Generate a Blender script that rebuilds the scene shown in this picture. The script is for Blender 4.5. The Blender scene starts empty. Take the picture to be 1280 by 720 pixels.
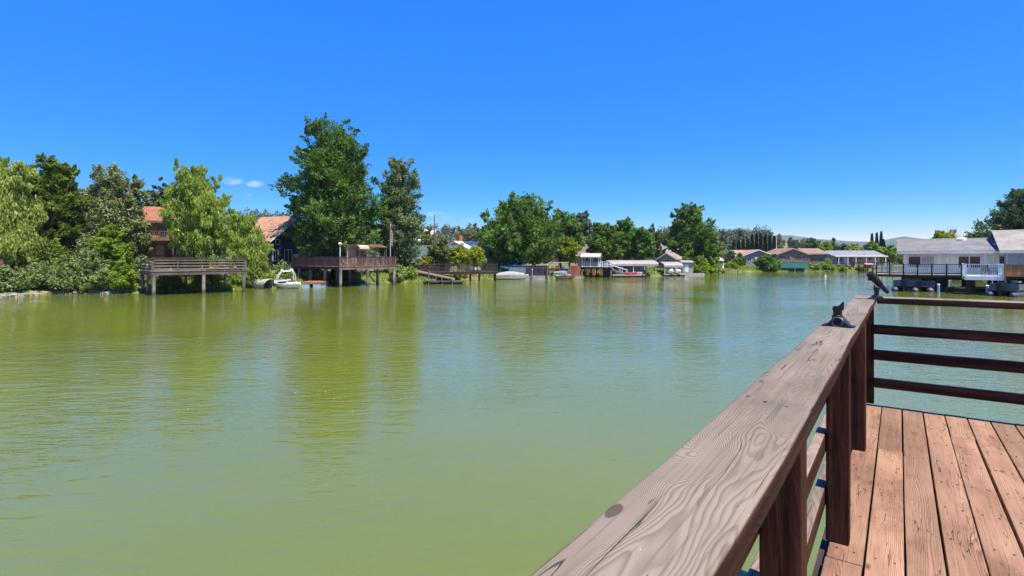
import bpy, math, random
import numpy as np
from mathutils import Vector, noise as mnoise

sc = bpy.context.scene
COL = sc.collection
R = math.radians

# ------------------------------------------------------------------ camera
EYE = 3.2            # metres above the water
FPX, CX, HY = 661.0, 640.0, 323.0      # focal length, centre column, horizon row of the photograph (px)
cam = bpy.data.cameras.new('camera')
cam.sensor_width = 36.0
cam.lens = FPX / 1280 * 36
cam.shift_y = -(360 - HY) / 1280
cam.clip_start, cam.clip_end = 0.05, 20000
camo = bpy.data.objects.new('camera', cam)
camo.location = (0, 0, EYE)
camo.rotation_euler = (R(90), 0, 0)
COL.objects.link(camo)
sc.camera = camo

# ------------------------------------------------------------------ sky, sun, exposure
SUN_EL, SX, SY = R(66), 0.72, -0.694
w = bpy.data.worlds.new('World')
sc.world = w
w.use_nodes = True
wn, wl = w.node_tree.nodes, w.node_tree.links
wn.clear()
sky = wn.new('ShaderNodeTexSky')
sky.sky_type = 'NISHITA'
sky.sun_disc = False
sky.sun_elevation = SUN_EL
sky.sun_rotation = math.atan2(SX, SY)
sky.altitude = 700
sky.air_density = 1.0
sky.dust_density = 0.0
sky.ozone_density = 3.0
bg = wn.new('ShaderNodeBackground')
bg.inputs['Strength'].default_value = 0.15
wo = wn.new('ShaderNodeOutputWorld')
# small wisps of fair-weather cloud low over the left shore
geo = wn.new('ShaderNodeTexCoord')
def _m(op, a, b=None):
    n = wn.new('ShaderNodeMath'); n.operation = op
    for i, v in enumerate((a, b)):
        if v is None: continue
        if isinstance(v, (int, float)): n.inputs[i].default_value = v
        else: wl.new(v, n.inputs[i])
    return n.outputs[0]
# one colour response over the whole sky: the camera's vivid, flat rendering of a clear blue day
sr = wn.new('ShaderNodeSeparateColor'); wl.new(sky.outputs[0], sr.inputs[0])
blu = _m('MAXIMUM', sr.outputs[2], .01)
nb = _m('MULTIPLY', _m('POWER', _m('MULTIPLY', blu, .273), .12), 3.4)
ng = _m('MULTIPLY', _m('MULTIPLY', _m('POWER', _m('DIVIDE', sr.outputs[1], blu), 1.88), .76), nb)
nr = _m('MULTIPLY', _m('POWER', _m('DIVIDE', sr.outputs[0], blu), 3.5), nb)
cc = wn.new('ShaderNodeCombineColor')
for q_, o_ in enumerate((nr, ng, nb)): wl.new(o_, cc.inputs[q_])
last = cc.outputs[0]
nz = wn.new('ShaderNodeTexNoise'); nz.inputs['Scale'].default_value = 60; nz.inputs['Detail'].default_value = 4
sep = wn.new('ShaderNodeSeparateXYZ'); wl.new(geo.outputs['Generated'], sep.inputs[0])
cmap = wn.new('ShaderNodeMapping'); cmap.inputs['Scale'].default_value = (1, 1, 2.2)
wl.new(geo.outputs['Generated'], cmap.inputs[0]); wl.new(cmap.outputs[0], nz.inputs['Vector'])
az = _m('ARCTAN2', sep.outputs[0], sep.outputs[1])
el = _m('ARCSINE', sep.outputs[2])
for (px, py, hw, hh, amt) in ((292, 226, 13, 6, .8), (319, 230, 12, 4.5, .85), (312, 244, 6, 4, .35), (543, 267, 16, 4, .55), (562, 272, 9, 3, .6), (585, 275, 12, 3, .3)):
    a0 = math.atan2(px - CX, FPX); dd = math.hypot(px - CX, FPX); e0 = math.atan2(HY - py, dd)
    u = _m('DIVIDE', _m('SUBTRACT', az, a0), hw / dd)
    v = _m('DIVIDE', _m('SUBTRACT', el, e0), hh / dd)
    r2 = _m('ADD', _m('MULTIPLY', u, u), _m('MULTIPLY', v, v))
    k = _m('SUBTRACT', _m('MULTIPLY', nz.outputs[0], 2.2), _m('ADD', _m('MULTIPLY', r2, 0.75), 0.45))
    n = _m('MULTIPLY', k, amt * .55); n.node.use_clamp = True
    mx = wn.new('ShaderNodeMixRGB'); wl.new(n, mx.inputs[0]); wl.new(last, mx.inputs[1])
    mx.inputs[2].default_value = (3.6, 3.7, 3.9, 1)
    last = mx.outputs[0]
wl.new(last, bg.inputs['Color'])
wl.new(bg.outputs[0], wo.inputs['Surface'])

sun = bpy.data.lights.new('sun', 'SUN')
sun.energy = 4.6
sun.angle = R(0.5)
sun.color = (1.0, 0.93, 0.80)
suno = bpy.data.objects.new('sun', sun)
COL.objects.link(suno)
_h = math.cos(SUN_EL) / math.hypot(SX, SY)
suno.rotation_euler = Vector((SX * _h, SY * _h, math.sin(SUN_EL))).to_track_quat('Z', 'Y').to_euler()

vs = sc.view_settings
vs.view_transform = 'Standard'
vs.look = 'None'
vs.exposure = 1.02
vs.gamma = 1.0
sc.cycles.use_denoising = True
sc.cycles.max_bounces = 6
sc.cycles.volume_bounces = 0
sc.cycles.transparent_max_bounces = 8

# ------------------------------------------------------------------ pixel <-> place
def X(px, d): return (px - CX) / FPX * d
def Z(py, d): return EYE - (py - HY) * d / FPX
def W(px, py):                      # point of the water surface seen at a pixel
    d = EYE * FPX / (py - HY)
    return np.array((X(px, d), d))

# ------------------------------------------------------------------ materials
class NT:
    def __init__(s, name):
        s.m = bpy.data.materials.new(name); s.m.use_nodes = True
        s.nt = s.m.node_tree; s.n = s.nt.nodes; s.l = s.nt.links
        s.b = s.n['Principled BSDF']
        s.b.inputs['Specular IOR Level'].default_value = 0.35
        s.tc = s.n.new('ShaderNodeTexCoord')
    def set(s, sock, v):
        if isinstance(v, bpy.types.NodeSocket): s.l.new(v, sock)
        elif isinstance(v, (tuple, list)) and len(v) == 3 and sock.type == 'RGBA': sock.default_value = (*v, 1)
        else: sock.default_value = v
    def math(s, op, a, b=0.0, c=None, clamp=False):
        n = s.n.new('ShaderNodeMath'); n.operation = op; n.use_clamp = clamp
        s.set(n.inputs[0], a); s.set(n.inputs[1], b)
        if c is not None: s.set(n.inputs[2], c)
        return n.outputs[0]
    def map(s, vec, scale=(1, 1, 1), loc=(0, 0, 0), rot=(0, 0, 0)):
        n = s.n.new('ShaderNodeMapping'); s.set(n.inputs[0], vec)
        s.set(n.inputs['Location'], loc); n.inputs['Scale'].default_value = scale; n.inputs['Rotation'].default_value = rot
        return n.outputs[0]
    def noise(s, vec, scale=1, detail=3, rough=.5, dist=0):
        n = s.n.new('ShaderNodeTexNoise'); s.set(n.inputs['Vector'], vec)
        n.inputs['Scale'].default_value = scale; n.inputs['Detail'].default_value = detail
        n.inputs['Roughness'].default_value = rough; n.inputs['Distortion'].default_value = dist
        return n.outputs[0]
    def ramp(s, v, a, b, lo=0.0, hi=1.0, smooth=True):
        n = s.n.new('ShaderNodeMapRange'); n.interpolation_type = 'SMOOTHSTEP' if smooth else 'LINEAR'
        s.set(n.inputs[0], v); s.set(n.inputs[1], a); s.set(n.inputs[2], b); s.set(n.inputs[3], lo); s.set(n.inputs[4], hi)
        return n.outputs[0]
    def mix(s, f, a, b, mode='MIX'):
        n = s.n.new('ShaderNodeMixRGB'); n.blend_type = mode
        s.set(n.inputs[0], f); s.set(n.inputs[1], a); s.set(n.inputs[2], b)
        return n.outputs[0]
    def bump(s, h, strength=.3, dist=.01, normal=None):
        n = s.n.new('ShaderNodeBump'); s.set(n.inputs['Height'], h)
        n.inputs['Strength'].default_value = strength; n.inputs['Distance'].default_value = dist
        if normal is not None: s.l.new(normal, n.inputs['Normal'])
        return n.outputs[0]
    def out(s, col=None, rough=None, normal=None, metal=None):
        if col is not None: s.set(s.b.inputs['Base Color'], col)
        if rough is not None: s.set(s.b.inputs['Roughness'], rough)
        if normal is not None: s.set(s.b.inputs['Normal'], normal)
        if metal is not None: s.set(s.b.inputs['Metallic'], metal)
        return s.m
    @property
    def obj(s): return s.tc.outputs['Object']
    @property
    def rand(s):
        if not hasattr(s, '_oi'): s._oi = s.n.new('ShaderNodeObjectInfo')
        return s._oi.outputs['Random']

def mul(c, k): return tuple(min(1, x * k) for x in c)
MATS = {}
def mat(name, col, rough=.65, var=.3, scale=2.0, metal=0.0, stretch=(1, 1, 1), bump=.0, other=None):
    """plain painted / plastic / metal surface with stains and a slightly different tone on every object"""
    if name in MATS: return MATS[name]
    t = NT(name)
    v = t.map(t.obj, scale=stretch)
    n = t.noise(v, scale, 5, .6)
    a, b = mul(col, 1 - var), mul(col, 1 + var * .6) if other is None else other
    c = t.mix(t.ramp(n, .3, .7), a, b)
    k = t.ramp(t.rand, 0, 1, 1 - var * .4, 1 + var * .25, False)
    c = t.mix(1.0, c, k, 'MULTIPLY')
    t.out(c, rough, t.bump(n, bump, .05) if bump else None, metal)
    MATS[name] = t.m
    return t.m

def grain_mat(name, light, dark, rough=.75, along=0, var=.35):
    """far timber: streaky along one axis"""
    if name in MATS: return MATS[name]
    t = NT(name)
    sc3 = [14, 14, 14]; sc3[along] = .8
    n = t.noise(t.map(t.obj, scale=tuple(sc3)), 1, 4, .6)
    n2 = t.noise(t.obj, .9, 3)
    c = t.mix(t.ramp(t.math('ADD', t.math('MULTIPLY', n, .6), t.math('MULTIPLY', n2, .4)), .35, .65), dark, light)
    c = t.mix(1.0, c, t.ramp(t.rand, 0, 1, 1 - var, 1 + var, False), 'MULTIPLY')
    t.out(c, rough)
    MATS[name] = t.m
    return t.m

def leaf_mat(name, dark, light, trans=.35, rough=.5, third=None):
    t = NT(name)
    at = t.n.new('ShaderNodeAttribute'); at.attribute_name = 'tint'
    c = t.mix(at.outputs['Fac'], dark, light)
    if third is not None:
        n = t.noise(t.obj, .45, 2)
        c = t.mix(t.ramp(n, .5, .68), c, third)
    c = t.mix(1.0, c, t.ramp(t.rand, 0, 1, .88, 1.12, False), 'MULTIPLY')
    t.out(c, rough)
    t.b.inputs['Specular IOR Level'].default_value = .10
    tr = t.n.new('ShaderNodeBsdfTranslucent')
    t.l.new(t.mix(1.0, c, (1.15, 1.25, .6), 'MULTIPLY'), tr.inputs['Color'])
    mx = t.n.new('ShaderNodeMixShader'); mx.inputs[0].default_value = trans
    t.l.new(t.b.outputs[0], mx.inputs[1]); t.l.new(tr.outputs[0], mx.inputs[2])
    t.l.new(mx.outputs[0], t.n['Material Output'].inputs['Surface'])
    MATS[name] = t.m
    return t.m

def near_wood(name, light, mid, dark, side=None, spec=.3, ring=30.0, contrast=1.0, knots=True, specks=.0, cracks=1.0, fstretch=(.9, 5.0, 5.0), marks=(), tone=(.80, 1.16), straight=0.0, stains=.38):
    """close-up timber: growth rings as contour lines of a stretched field, bent round knots, plus fibres and checks;
    faces that look sideways keep their dark stain (side), faces that look up have weathered to bare wood"""
    t = NT(name)
    off = t.n.new('ShaderNodeCombineXYZ')
    for i, k in enumerate((17.3, 5.1, 9.7)): t.l.new(t.math('MULTIPLY', t.rand, k), off.inputs[i])
    va = t.n.new('ShaderNodeVectorMath'); va.operation = 'ADD'
    t.l.new(t.obj, va.inputs[0]); t.l.new(off.outputs[0], va.inputs[1])
    p = va.outputs[0]
    warp = t.noise(t.map(p, scale=(2.2, 9, 9)), 1, 3, .55)
    f = t.math('MULTIPLY', t.noise(t.map(p, scale=fstretch), 1, 1.5, .5), 1.0)
    f = t.math('ADD', f, t.math('MULTIPLY', warp, .14))
    if knots:
        vo = t.n.new('ShaderNodeTexVoronoi'); vo.feature = 'F1'
        t.l.new(t.map(p, scale=(1.5, 4.6, 4.6)), vo.inputs['Vector']); vo.inputs['Scale'].default_value = 1.0
        kd = vo.outputs['Distance']
        kn = t.ramp(kd, .0, .42, 1, 0)
        f = t.math('ADD', f, t.math('MULTIPLY', t.math('POWER', kn, 2.0), .42))
    core = None
    for (mx_, my_, mr_) in marks:           # single knots at known places: (along, across, size)
        q = t.map(t.obj, scale=(.42, 1, 0), loc=(-mx_ * .42, -my_, 0))
        ln = t.n.new('ShaderNodeVectorMath'); ln.operation = 'LENGTH'; t.l.new(q, ln.inputs[0])
        dd_ = t.math('ADD', ln.outputs['Value'], t.math('MULTIPLY', t.math('SUBTRACT', warp, .5), .035))
        b_ = t.ramp(dd_, 0.0, .072, 1, 0)
        f = t.math('ADD', f, t.math('MULTIPLY', t.math('POWER', b_, 1.5), t.math('ADD', .08, t.math('MULTIPLY', warp, .14))))
        c_ = t.ramp(dd_, mr_ * .55, mr_ * .9, 1, 0)
        core = c_ if core is None else t.math('MAXIMUM', core, c_)
    if straight:
        sy = t.n.new('ShaderNodeSeparateXYZ'); t.l.new(p, sy.inputs[0])
        f = t.math('ADD', f, t.math('MULTIPLY', sy.outputs[1], straight))
    ph = t.math('FRACT', t.math('MULTIPLY', f, ring))
    line = t.math('MULTIPLY', t.ramp(ph, .30, .82), t.ramp(ph, .84, 1.0, 1, 0))      # slow rise, sharper late-wood edge
    line = t.math('MULTIPLY', line, t.ramp(t.noise(t.map(p, scale=(1.3, 12, 12), loc=(9, 2, 5)), 1, 3, .6), .3, .62, .35, 1.0))
    fib = t.noise(t.map(p, scale=(3.0, 130, 130)), 1, 3, .6)
    fib2 = t.noise(t.map(p, scale=(1.2, 34, 34)), 1, 3, .6)
    blot = t.noise(t.map(p, scale=(1.6, 4, 4)), 1, 4, .6)
    c = t.mix(t.ramp(blot, .25, .75), mid, light)
    c = t.mix(t.math('MULTIPLY', line, .72 * contrast), c, dark)
    c = t.mix(t.math('MULTIPLY', t.ramp(fib, .5, .72), .42), c, dark)
    c = t.mix(t.math('MULTIPLY', t.ramp(fib2, .52, .72), .25), c, mul(light, 1.15))
    if knots:
        c = t.mix(t.math('MULTIPLY', t.ramp(kd, .035, .075, 1, 0), .75), c, mul(dark, .45))
    if core is not None: c = t.mix(t.math('MULTIPLY', core, .7), c, mul(dark, .6))
    c = t.mix(1.0, c, t.ramp(t.rand, 0, 1, tone[0], tone[1], False), 'MULTIPLY')
    stain = t.noise(t.map(p, scale=(1.1, 2.4, 2.4), loc=(3, 8, 1)), 1, 5, .7)
    c = t.mix(t.math('MULTIPLY', t.ramp(stain, .50, .72), stains), c, mul(dark, 1.1))
    # drying checks: thin level lines of another field, only in patches
    cn = t.noise(t.map(p, scale=(1.5, 26, 26), rot=(0, 0, .16)), 1, 2.5, .55)
    cr = t.ramp(t.math('ABSOLUTE', t.math('SUBTRACT', cn, .5)), .0, .011, 1, 0)
    cr = t.math('MULTIPLY', cr, t.ramp(t.noise(t.map(p, scale=(2.0, 16, 16), loc=(4, 1, 0)), 1, 2), .51, .57))
    cr = t.math('MULTIPLY', cr, cracks)
    c = t.mix(t.math('MULTIPLY', cr, .85), c, mul(dark, .16))
    if specks:
        sp = t.noise(t.map(p, scale=(29, 33, 33), rot=(.3, .5, .7)), 1, 4, .6, 1.2)
        c = t.mix(t.ramp(sp, .755 - specks, .775 - specks, 0, .85), c, (.62, .61, .58))
    h = t.math('ADD', t.math('MULTIPLY', line, .5), t.math('MULTIPLY', fib, .5))
    h = t.math('SUBTRACT', h, t.math('MULTIPLY', cr, 2.2))
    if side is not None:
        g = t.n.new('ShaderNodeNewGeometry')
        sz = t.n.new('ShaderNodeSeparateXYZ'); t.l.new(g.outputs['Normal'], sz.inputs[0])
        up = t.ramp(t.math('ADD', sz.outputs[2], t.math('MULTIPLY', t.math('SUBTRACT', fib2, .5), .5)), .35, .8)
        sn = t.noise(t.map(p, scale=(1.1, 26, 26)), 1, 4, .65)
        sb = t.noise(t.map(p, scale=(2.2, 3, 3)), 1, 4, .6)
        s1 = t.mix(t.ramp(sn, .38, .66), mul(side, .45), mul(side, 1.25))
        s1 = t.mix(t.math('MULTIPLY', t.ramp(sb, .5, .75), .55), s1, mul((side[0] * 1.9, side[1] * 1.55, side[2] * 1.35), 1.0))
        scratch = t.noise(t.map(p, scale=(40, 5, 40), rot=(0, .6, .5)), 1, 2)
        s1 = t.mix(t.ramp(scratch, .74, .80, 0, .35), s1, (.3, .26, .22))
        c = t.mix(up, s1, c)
    t.b.inputs['Specular IOR Level'].default_value = spec
    t.out(c, t.ramp(fib2, .3, .7, .62, .85), t.bump(h, .55, .0022))
    MATS[name] = t.m
    return t.m

# ------------------------------------------------------------------ mesh helpers
class MB:
    def __init__(s): s.v, s.f = [], []
    def add(s, vs, fs):
        o = len(s.v); s.v += [tuple(map(float, p)) for p in vs]; s.f += [tuple(i + o for i in f) for f in fs]; return s
    def box(s, x0, x1, y0, y1, z0, z1):
        return s.add([(x0, y0, z0), (x1, y0, z0), (x1, y1, z0), (x0, y1, z0), (x0, y0, z1), (x1, y0, z1), (x1, y1, z1), (x0, y1, z1)],
                     [(0, 3, 2, 1), (4, 5, 6, 7), (0, 1, 5, 4), (1, 2, 6, 5), (2, 3, 7, 6), (3, 0, 4, 7)])
    def tube(s, pts, rad, n=8, caps=True):
        pts = [Vector(p) for p in pts]
        if not isinstance(rad, (list, tuple)): rad = [rad] * len(pts)
        vs, fs = [], []
        up0 = None
        for i, p in enumerate(pts):
            d = (pts[min(i + 1, len(pts) - 1)] - pts[max(i - 1, 0)]).normalized()
            a = Vector((0, 0, 1)) if abs(d.z) < .9 else Vector((1, 0, 0))
            if up0 is not None: a = up0
            e1 = (a - d * a.dot(d)).normalized(); e2 = d.cross(e1); up0 = e1
            for k in range(n):
                t = 2 * math.pi * k / n
                vs.append(p + (e1 * math.cos(t) + e2 * math.sin(t)) * rad[i])
        m = len(pts)
        for i in range(m - 1):
            for k in range(n):
                fs.append((i * n + k, i * n + (k + 1) % n, (i + 1) * n + (k + 1) % n, (i + 1) * n + k))
        if caps: fs += [tuple(range(n - 1, -1, -1)), tuple((m - 1) * n + k for k in range(n))]
        return s.add(vs, fs)
    def loft(s, rings, closed=True, caps=True):
        n = len(rings[0]); vs = [p for r in rings for p in r]; fs = []
        for i in range(len(rings) - 1):
            for k in range(n if closed else n - 1):
                fs.append((i * n + k, i * n + (k + 1) % n, (i + 1) * n + (k + 1) % n, (i + 1) * n + k))
        if caps: fs += [tuple(range(n - 1, -1, -1)), tuple((len(rings) - 1) * n + k for k in range(n))]
        return s.add(vs, fs)
    def prism(s, poly, axis, a, b):
        """a 2-D outline pushed from a to b along an axis"""
        def P(u, v, t): return {'x': (t, u, v), 'y': (u, t, v), 'z': (u, v, t)}[axis]
        return s.loft([[P(u, v, a) for u, v in poly], [P(u, v, b) for u, v in poly]])
    def lathe(s, prof, c=(0, 0, 0), n=14):
        rings = [[(c[0] + r * math.cos(2 * math.pi * k / n), c[1] + r * math.sin(2 * math.pi * k / n), c[2] + z) for k in range(n)] for r, z in prof]
        return s.loft(rings)
    def mesh(s, name, m=None, smooth=False):
        me = bpy.data.meshes.new(name); me.from_pydata(s.v, [], s.f)
        if smooth is not False:
            me.polygons.foreach_set('use_smooth', [True] * len(me.polygons))
        import bmesh
        bm = bmesh.new(); bm.from_mesh(me)
        bmesh.ops.recalc_face_normals(bm, faces=bm.faces); bm.to_mesh(me); bm.free()
        if smooth == 'auto':
            try: me.set_sharp_from_angle(angle=R(35))
            except Exception: pass
        if m is not None: me.materials.append(m)
        me.update()
        return me

def link(name, data, parent=None, loc=(0, 0, 0), rz=0.0):
    o = bpy.data.objects.new(name, data); COL.objects.link(o)
    if parent is not None: o.parent = parent
    o.location = loc
    if rz: o.rotation_euler = (0, 0, rz)
    return o
def tag(o, label=None, cat=None, group=None, kind=None):
    for k, v in (('label', label), ('category', cat), ('group', group), ('kind', kind)):
        if v: o[k] = v
    return o
def thing(name, label, cat, loc=(0, 0, 0), rz=0.0, group=None):
    return tag(link(name, None, None, loc, rz), label, cat, group)
def part(name, mb, m, parent, smooth=False, label=None):
    o = link(name, mb.mesh(name, m, smooth), parent)
    if label: o['label'] = label
    return o
BOXES = {}
def pbox(name, parent, x0, x1, y0, y1, z0, z1, m, rz=0.0, label=None):
    """one box-shaped part; equal boxes share their mesh"""
    d = (round(x1 - x0, 3), round(y1 - y0, 3), round(z1 - z0, 3))
    key = (name, d, m.name)
    if key not in BOXES: BOXES[key] = MB().box(-d[0] / 2, d[0] / 2, -d[1] / 2, d[1] / 2, -d[2] / 2, d[2] / 2).mesh(name, m)
    o = link(name, BOXES[key], parent, ((x0 + x1) / 2, (y0 + y1) / 2, (z0 + z1) / 2), rz)
    if label: o['label'] = label
    return o
def ptube(name, parent, p0, p1, r, m, n=7, r1=None):
    return part(name, MB().tube([p0, p1], [r, r if r1 is None else r1], n), m, parent, 'auto')
def copy_tree(o, parent=None):
    c = o.copy(); COL.objects.link(c)
    if parent is not None: c.parent = parent
    for ch in list(o.children): copy_tree(ch, c)
    return c

def plank_mesh(name, L, wd, th, m, rad=.005, segs=24, wob=.0015, seed=0, arc=3, taper_ends=.003):
    """a long board along +x from 0 to L, centred in y, top at z=0, with eased edges and slightly uneven faces"""
    prof = []
    for cx, cz, a0 in ((wd / 2 - rad, -rad, 0), (-wd / 2 + rad, -rad, 90), (-wd / 2 + rad, -th + rad, 180), (wd / 2 - rad, -th + rad, 270)):
        for k in range(arc + 1):
            a = R(a0 + 90 * k / arc); prof.append((cx + rad * math.cos(a), cz + rad * math.sin(a)))
    # extra points across the top so that it can cup
    top = [(wd / 2 - rad - (wd - 2 * rad) * k / 6, 0.0) for k in range(1, 6)]
    prof = prof[:arc + 1] + top + prof[arc + 1:]
    rings = []
    for i in range(segs + 1):
        x = L * i / segs; r = []
        sh = taper_ends if i in (0, segs) else 0
        for (y, z) in prof:
            a = mnoise.noise((x * 2.1 + seed * 7.7, y * 9, z * 9)); b = mnoise.noise((x * 5.0, y * 16 + 40, seed * 3.3))
            c = mnoise.noise((x * 1.1, seed * 5.1, 7))
            ins = 1 - sh / (wd / 2)
            r.append((x, (y + wob * a * 1.2 + wob * 1.3 * c) * ins, z + wob * b * (1 if z > -rad * 2 else .3) - (sh if z > -th / 2 else -sh)))
        rings.append(r)
    # pull the end rings in a little so that the ends are eased as well
    e0 = [(0 - .0, y, z) for (x, y, z) in rings[0]]
    r1 = [(min(.004, L * .1), y / (1 - taper_ends / (wd / 2)), z + (taper_ends if z > -th / 2 else -taper_ends)) for (x, y, z) in rings[0]]
    rl = [(L - min(.004, L * .1), y / (1 - taper_ends / (wd / 2)), z + (taper_ends if z > -th / 2 else -taper_ends)) for (x, y, z) in rings[-1]]
    rings = [e0, r1] + rings[1:-1] + [rl, rings[-1]]
    return MB().loft(rings).mesh(name, m, 'auto')

# ------------------------------------------------------------------ foliage
def leaf_mesh(name, P, size, rng, m, orient='any', aspect=1.7, tint=None, jit=.35, nrm=None):
    """one small pointed face per point of P"""
    n = len(P)
    sz = size * rng.uniform(1 - jit, 1 + jit, n)
    if isinstance(orient, np.ndarray):
        d = orient + rng.normal(0, .45, (n, 3))
    elif orient == 'hang':
        d = np.stack([rng.normal(0, .38, n), rng.normal(0, .38, n), -np.ones(n)], 1)
    elif orient == 'up':
        d = np.stack([rng.normal(0, .5, n), rng.normal(0, .5, n), np.ones(n)], 1)
    else:
        d = rng.normal(0, 1, (n, 3)); d[:, 2] -= .25
    d /= np.linalg.norm(d, axis=1, keepdims=True) + 1e-9
    q = rng.normal(0, 1, (n, 3)) * .55
    q = q + (nrm if nrm is not None else 0) + np.array((0, 0, .35))
    e = np.cross(q, d); e /= np.linalg.norm(e, axis=1, keepdims=True) + 1e-9
    a = d * (sz * aspect / 2)[:, None]; b = e * (sz / 2)[:, None]
    V = np.stack([P - a, P - a * .1 + b, P + a, P - a * .1 - b], 1).reshape(-1, 3)
    me = bpy.data.meshes.new(name)
    me.vertices.add(4 * n); me.vertices.foreach_set('co', V.astype(np.float32).ravel())
    me.loops.add(4 * n); me.loops.foreach_set('vertex_index', np.arange(4 * n, dtype=np.int32))
    me.polygons.add(n); me.polygons.foreach_set('loop_start', np.arange(0, 4 * n, 4, dtype=np.int32))
    try: me.polygons.foreach_set('loop_total', np.full(n, 4, dtype=np.int32))
    except Exception: pass
    if tint is None: tint = rng.uniform(0, 1, n)
    at = me.attributes.new('tint', 'FLOAT', 'FACE'); at.data.foreach_set('value', np.clip(tint, 0, 1).astype(np.float32))
    me.materials.append(m); me.update(calc_edges=True); me.validate()
    return me

def clump_points(blobs, n, rng, per=26, sig=.26, flat=.75, shell=(.62, 1.02), inner=.12):
    """leaf points gathered in clumps over the shells of the blobs; returns points, outward directions, tints"""
    B = np.array(blobs, float)
    wgt = (B[:, 3] * B[:, 4] + B[:, 4] * B[:, 5] + B[:, 3] * B[:, 5]); wgt /= wgt.sum()
    nc = max(1, n // per)
    bi = rng.choice(len(B), nc, p=wgt)
    u = rng.normal(0, 1, (nc, 3)); u[:, 2] = u[:, 2] * .9 + .12; u /= np.linalg.norm(u, axis=1, keepdims=True)
    rr = rng.uniform(shell[0], shell[1], nc)
    ins = rng.uniform(0, 1, nc) < inner; rr[ins] *= rng.uniform(.2, .8, ins.sum())
    C = B[bi, :3] + u * B[bi, 3:6] * rr[:, None]
    ct = np.clip(rng.normal(.5, .30, nc), 0, 1)
    cs = sig * B[bi, 3:6].mean(1) * rng.uniform(.6, 1.35, nc)
    k = rng.integers(0, nc, n)
    G = rng.normal(0, 1, (n, 3)); gl = np.linalg.norm(G, axis=1, keepdims=True); G *= np.minimum(1, 1.75 / gl)
    al = np.clip(rng.normal(0, 1, (n, 1)), -1.6, 1.9)            # sprays that point outwards and taper
    P = C[k] + (G * np.array((1, 1, flat)) * np.clip(.86 - .30 * al, .25, 1.3) + (u[k] + np.array((0, 0, .45))) * al * .85) * cs[k][:, None]
    T = ct[k] * .75 + rng.uniform(0, .25, n)
    return P, u[k], T

def envelope(H0, H1, Rad, rng, nb=22, prof='round', br=.42, depth=.9, lean=(0, 0)):
    """blobs that fill a crown between two heights"""
    out = []
    H = H1 - H0
    for i in range(nb):
        t = (i + rng.uniform(0, 1)) / nb
        if prof == 'round': r = math.sqrt(max(0, 1 - (2 * t - .86) ** 2 / 1.3))
        elif prof == 'broad': r = min(1, .78 + t) * math.sqrt(max(0, 1 - max(0, t - .35) ** 2 / .65 ** 2 * .80))
        elif prof == 'egg': r = math.sin(math.pi * (t * .80 + .12)) ** .6
        elif prof == 'oval': r = math.sin(math.pi * (t * .86 + .10)) ** .7
        elif prof == 'cone': r = (1 - t) ** .8 * .95 + .1
        elif prof == 'tall': r = min(1, (t * 3.0 + .55)) * (1 - max(0, t - .6) / .4 * .50)
        elif prof == 'dome': r = math.sqrt(max(0, 1 - t * t))
        else: r = 1
        a = rng.uniform(0, 2 * math.pi)
        s = br * Rad * rng.uniform(.68, 1.22) * (1.08 - .40 * t)
        q = max(0, r * Rad - s * .75) * rng.uniform(.62, 1.03)
        zc = H0 + s * .55 + (H - s * 1.25) * t
        out.append((q * math.cos(a) + lean[0] * t, q * math.sin(a) * depth + lean[1] * t, zc, s, s * depth, s * rng.uniform(.7, .95)))
        if i % 3 == 1:      # a fuller heart, so that the crown holds together
            s2 = max(s * .8, r * Rad * .58); out.append((lean[0] * t, lean[1] * t, H0 + H * (.12 + .74 * t), s2, s2 * depth, min(s2, H * .16)))
    return out

def limbs(mb, base, blobs, r0, rng, n=12, fork=.35):
    """tapered trunk with limbs that reach the blobs"""
    top = max(b[2] for b in blobs); cx = np.mean([b[0] for b in blobs]); cy = np.mean([b[1] for b in blobs])
    z0 = base; H = top - z0
    pts, rad = [], []
    for i in range(7):
        t = i / 6
        pts.append((cx * t ** 1.3 + rng.normal(0, .02 * H) * (i > 0) * .6, cy * t ** 1.3 + rng.normal(0, .02 * H) * (i > 0) * .6, z0 - .25 + H * .9 * t))
        rad.append(r0 * (1.25 if i == 0 else 1) * (1 - t) ** .8 + .02)
    mb.tube(pts, rad, 8)
    idx = rng.permutation(len(blobs))[:n]
    for k in idx:
        b = blobs[k]
        t = min(.8, max(fork * .6, (b[2] - z0) / H - .22 - rng.uniform(0, .08)))
        f = t * 6; i = int(f); fr = f - i
        p0 = Vector(pts[i]).lerp(Vector(pts[min(6, i + 1)]), fr)
        p2 = Vector(b[:3]); p1 = p0.lerp(p2, .5) + Vector((0, 0, -.04 * H + rng.uniform(-.02, .05) * H))
        rr = (rad[i] * .55)
        mb.tube([p0, p1, p2], [rr, rr * .6, rr * .2], 6)

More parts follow.
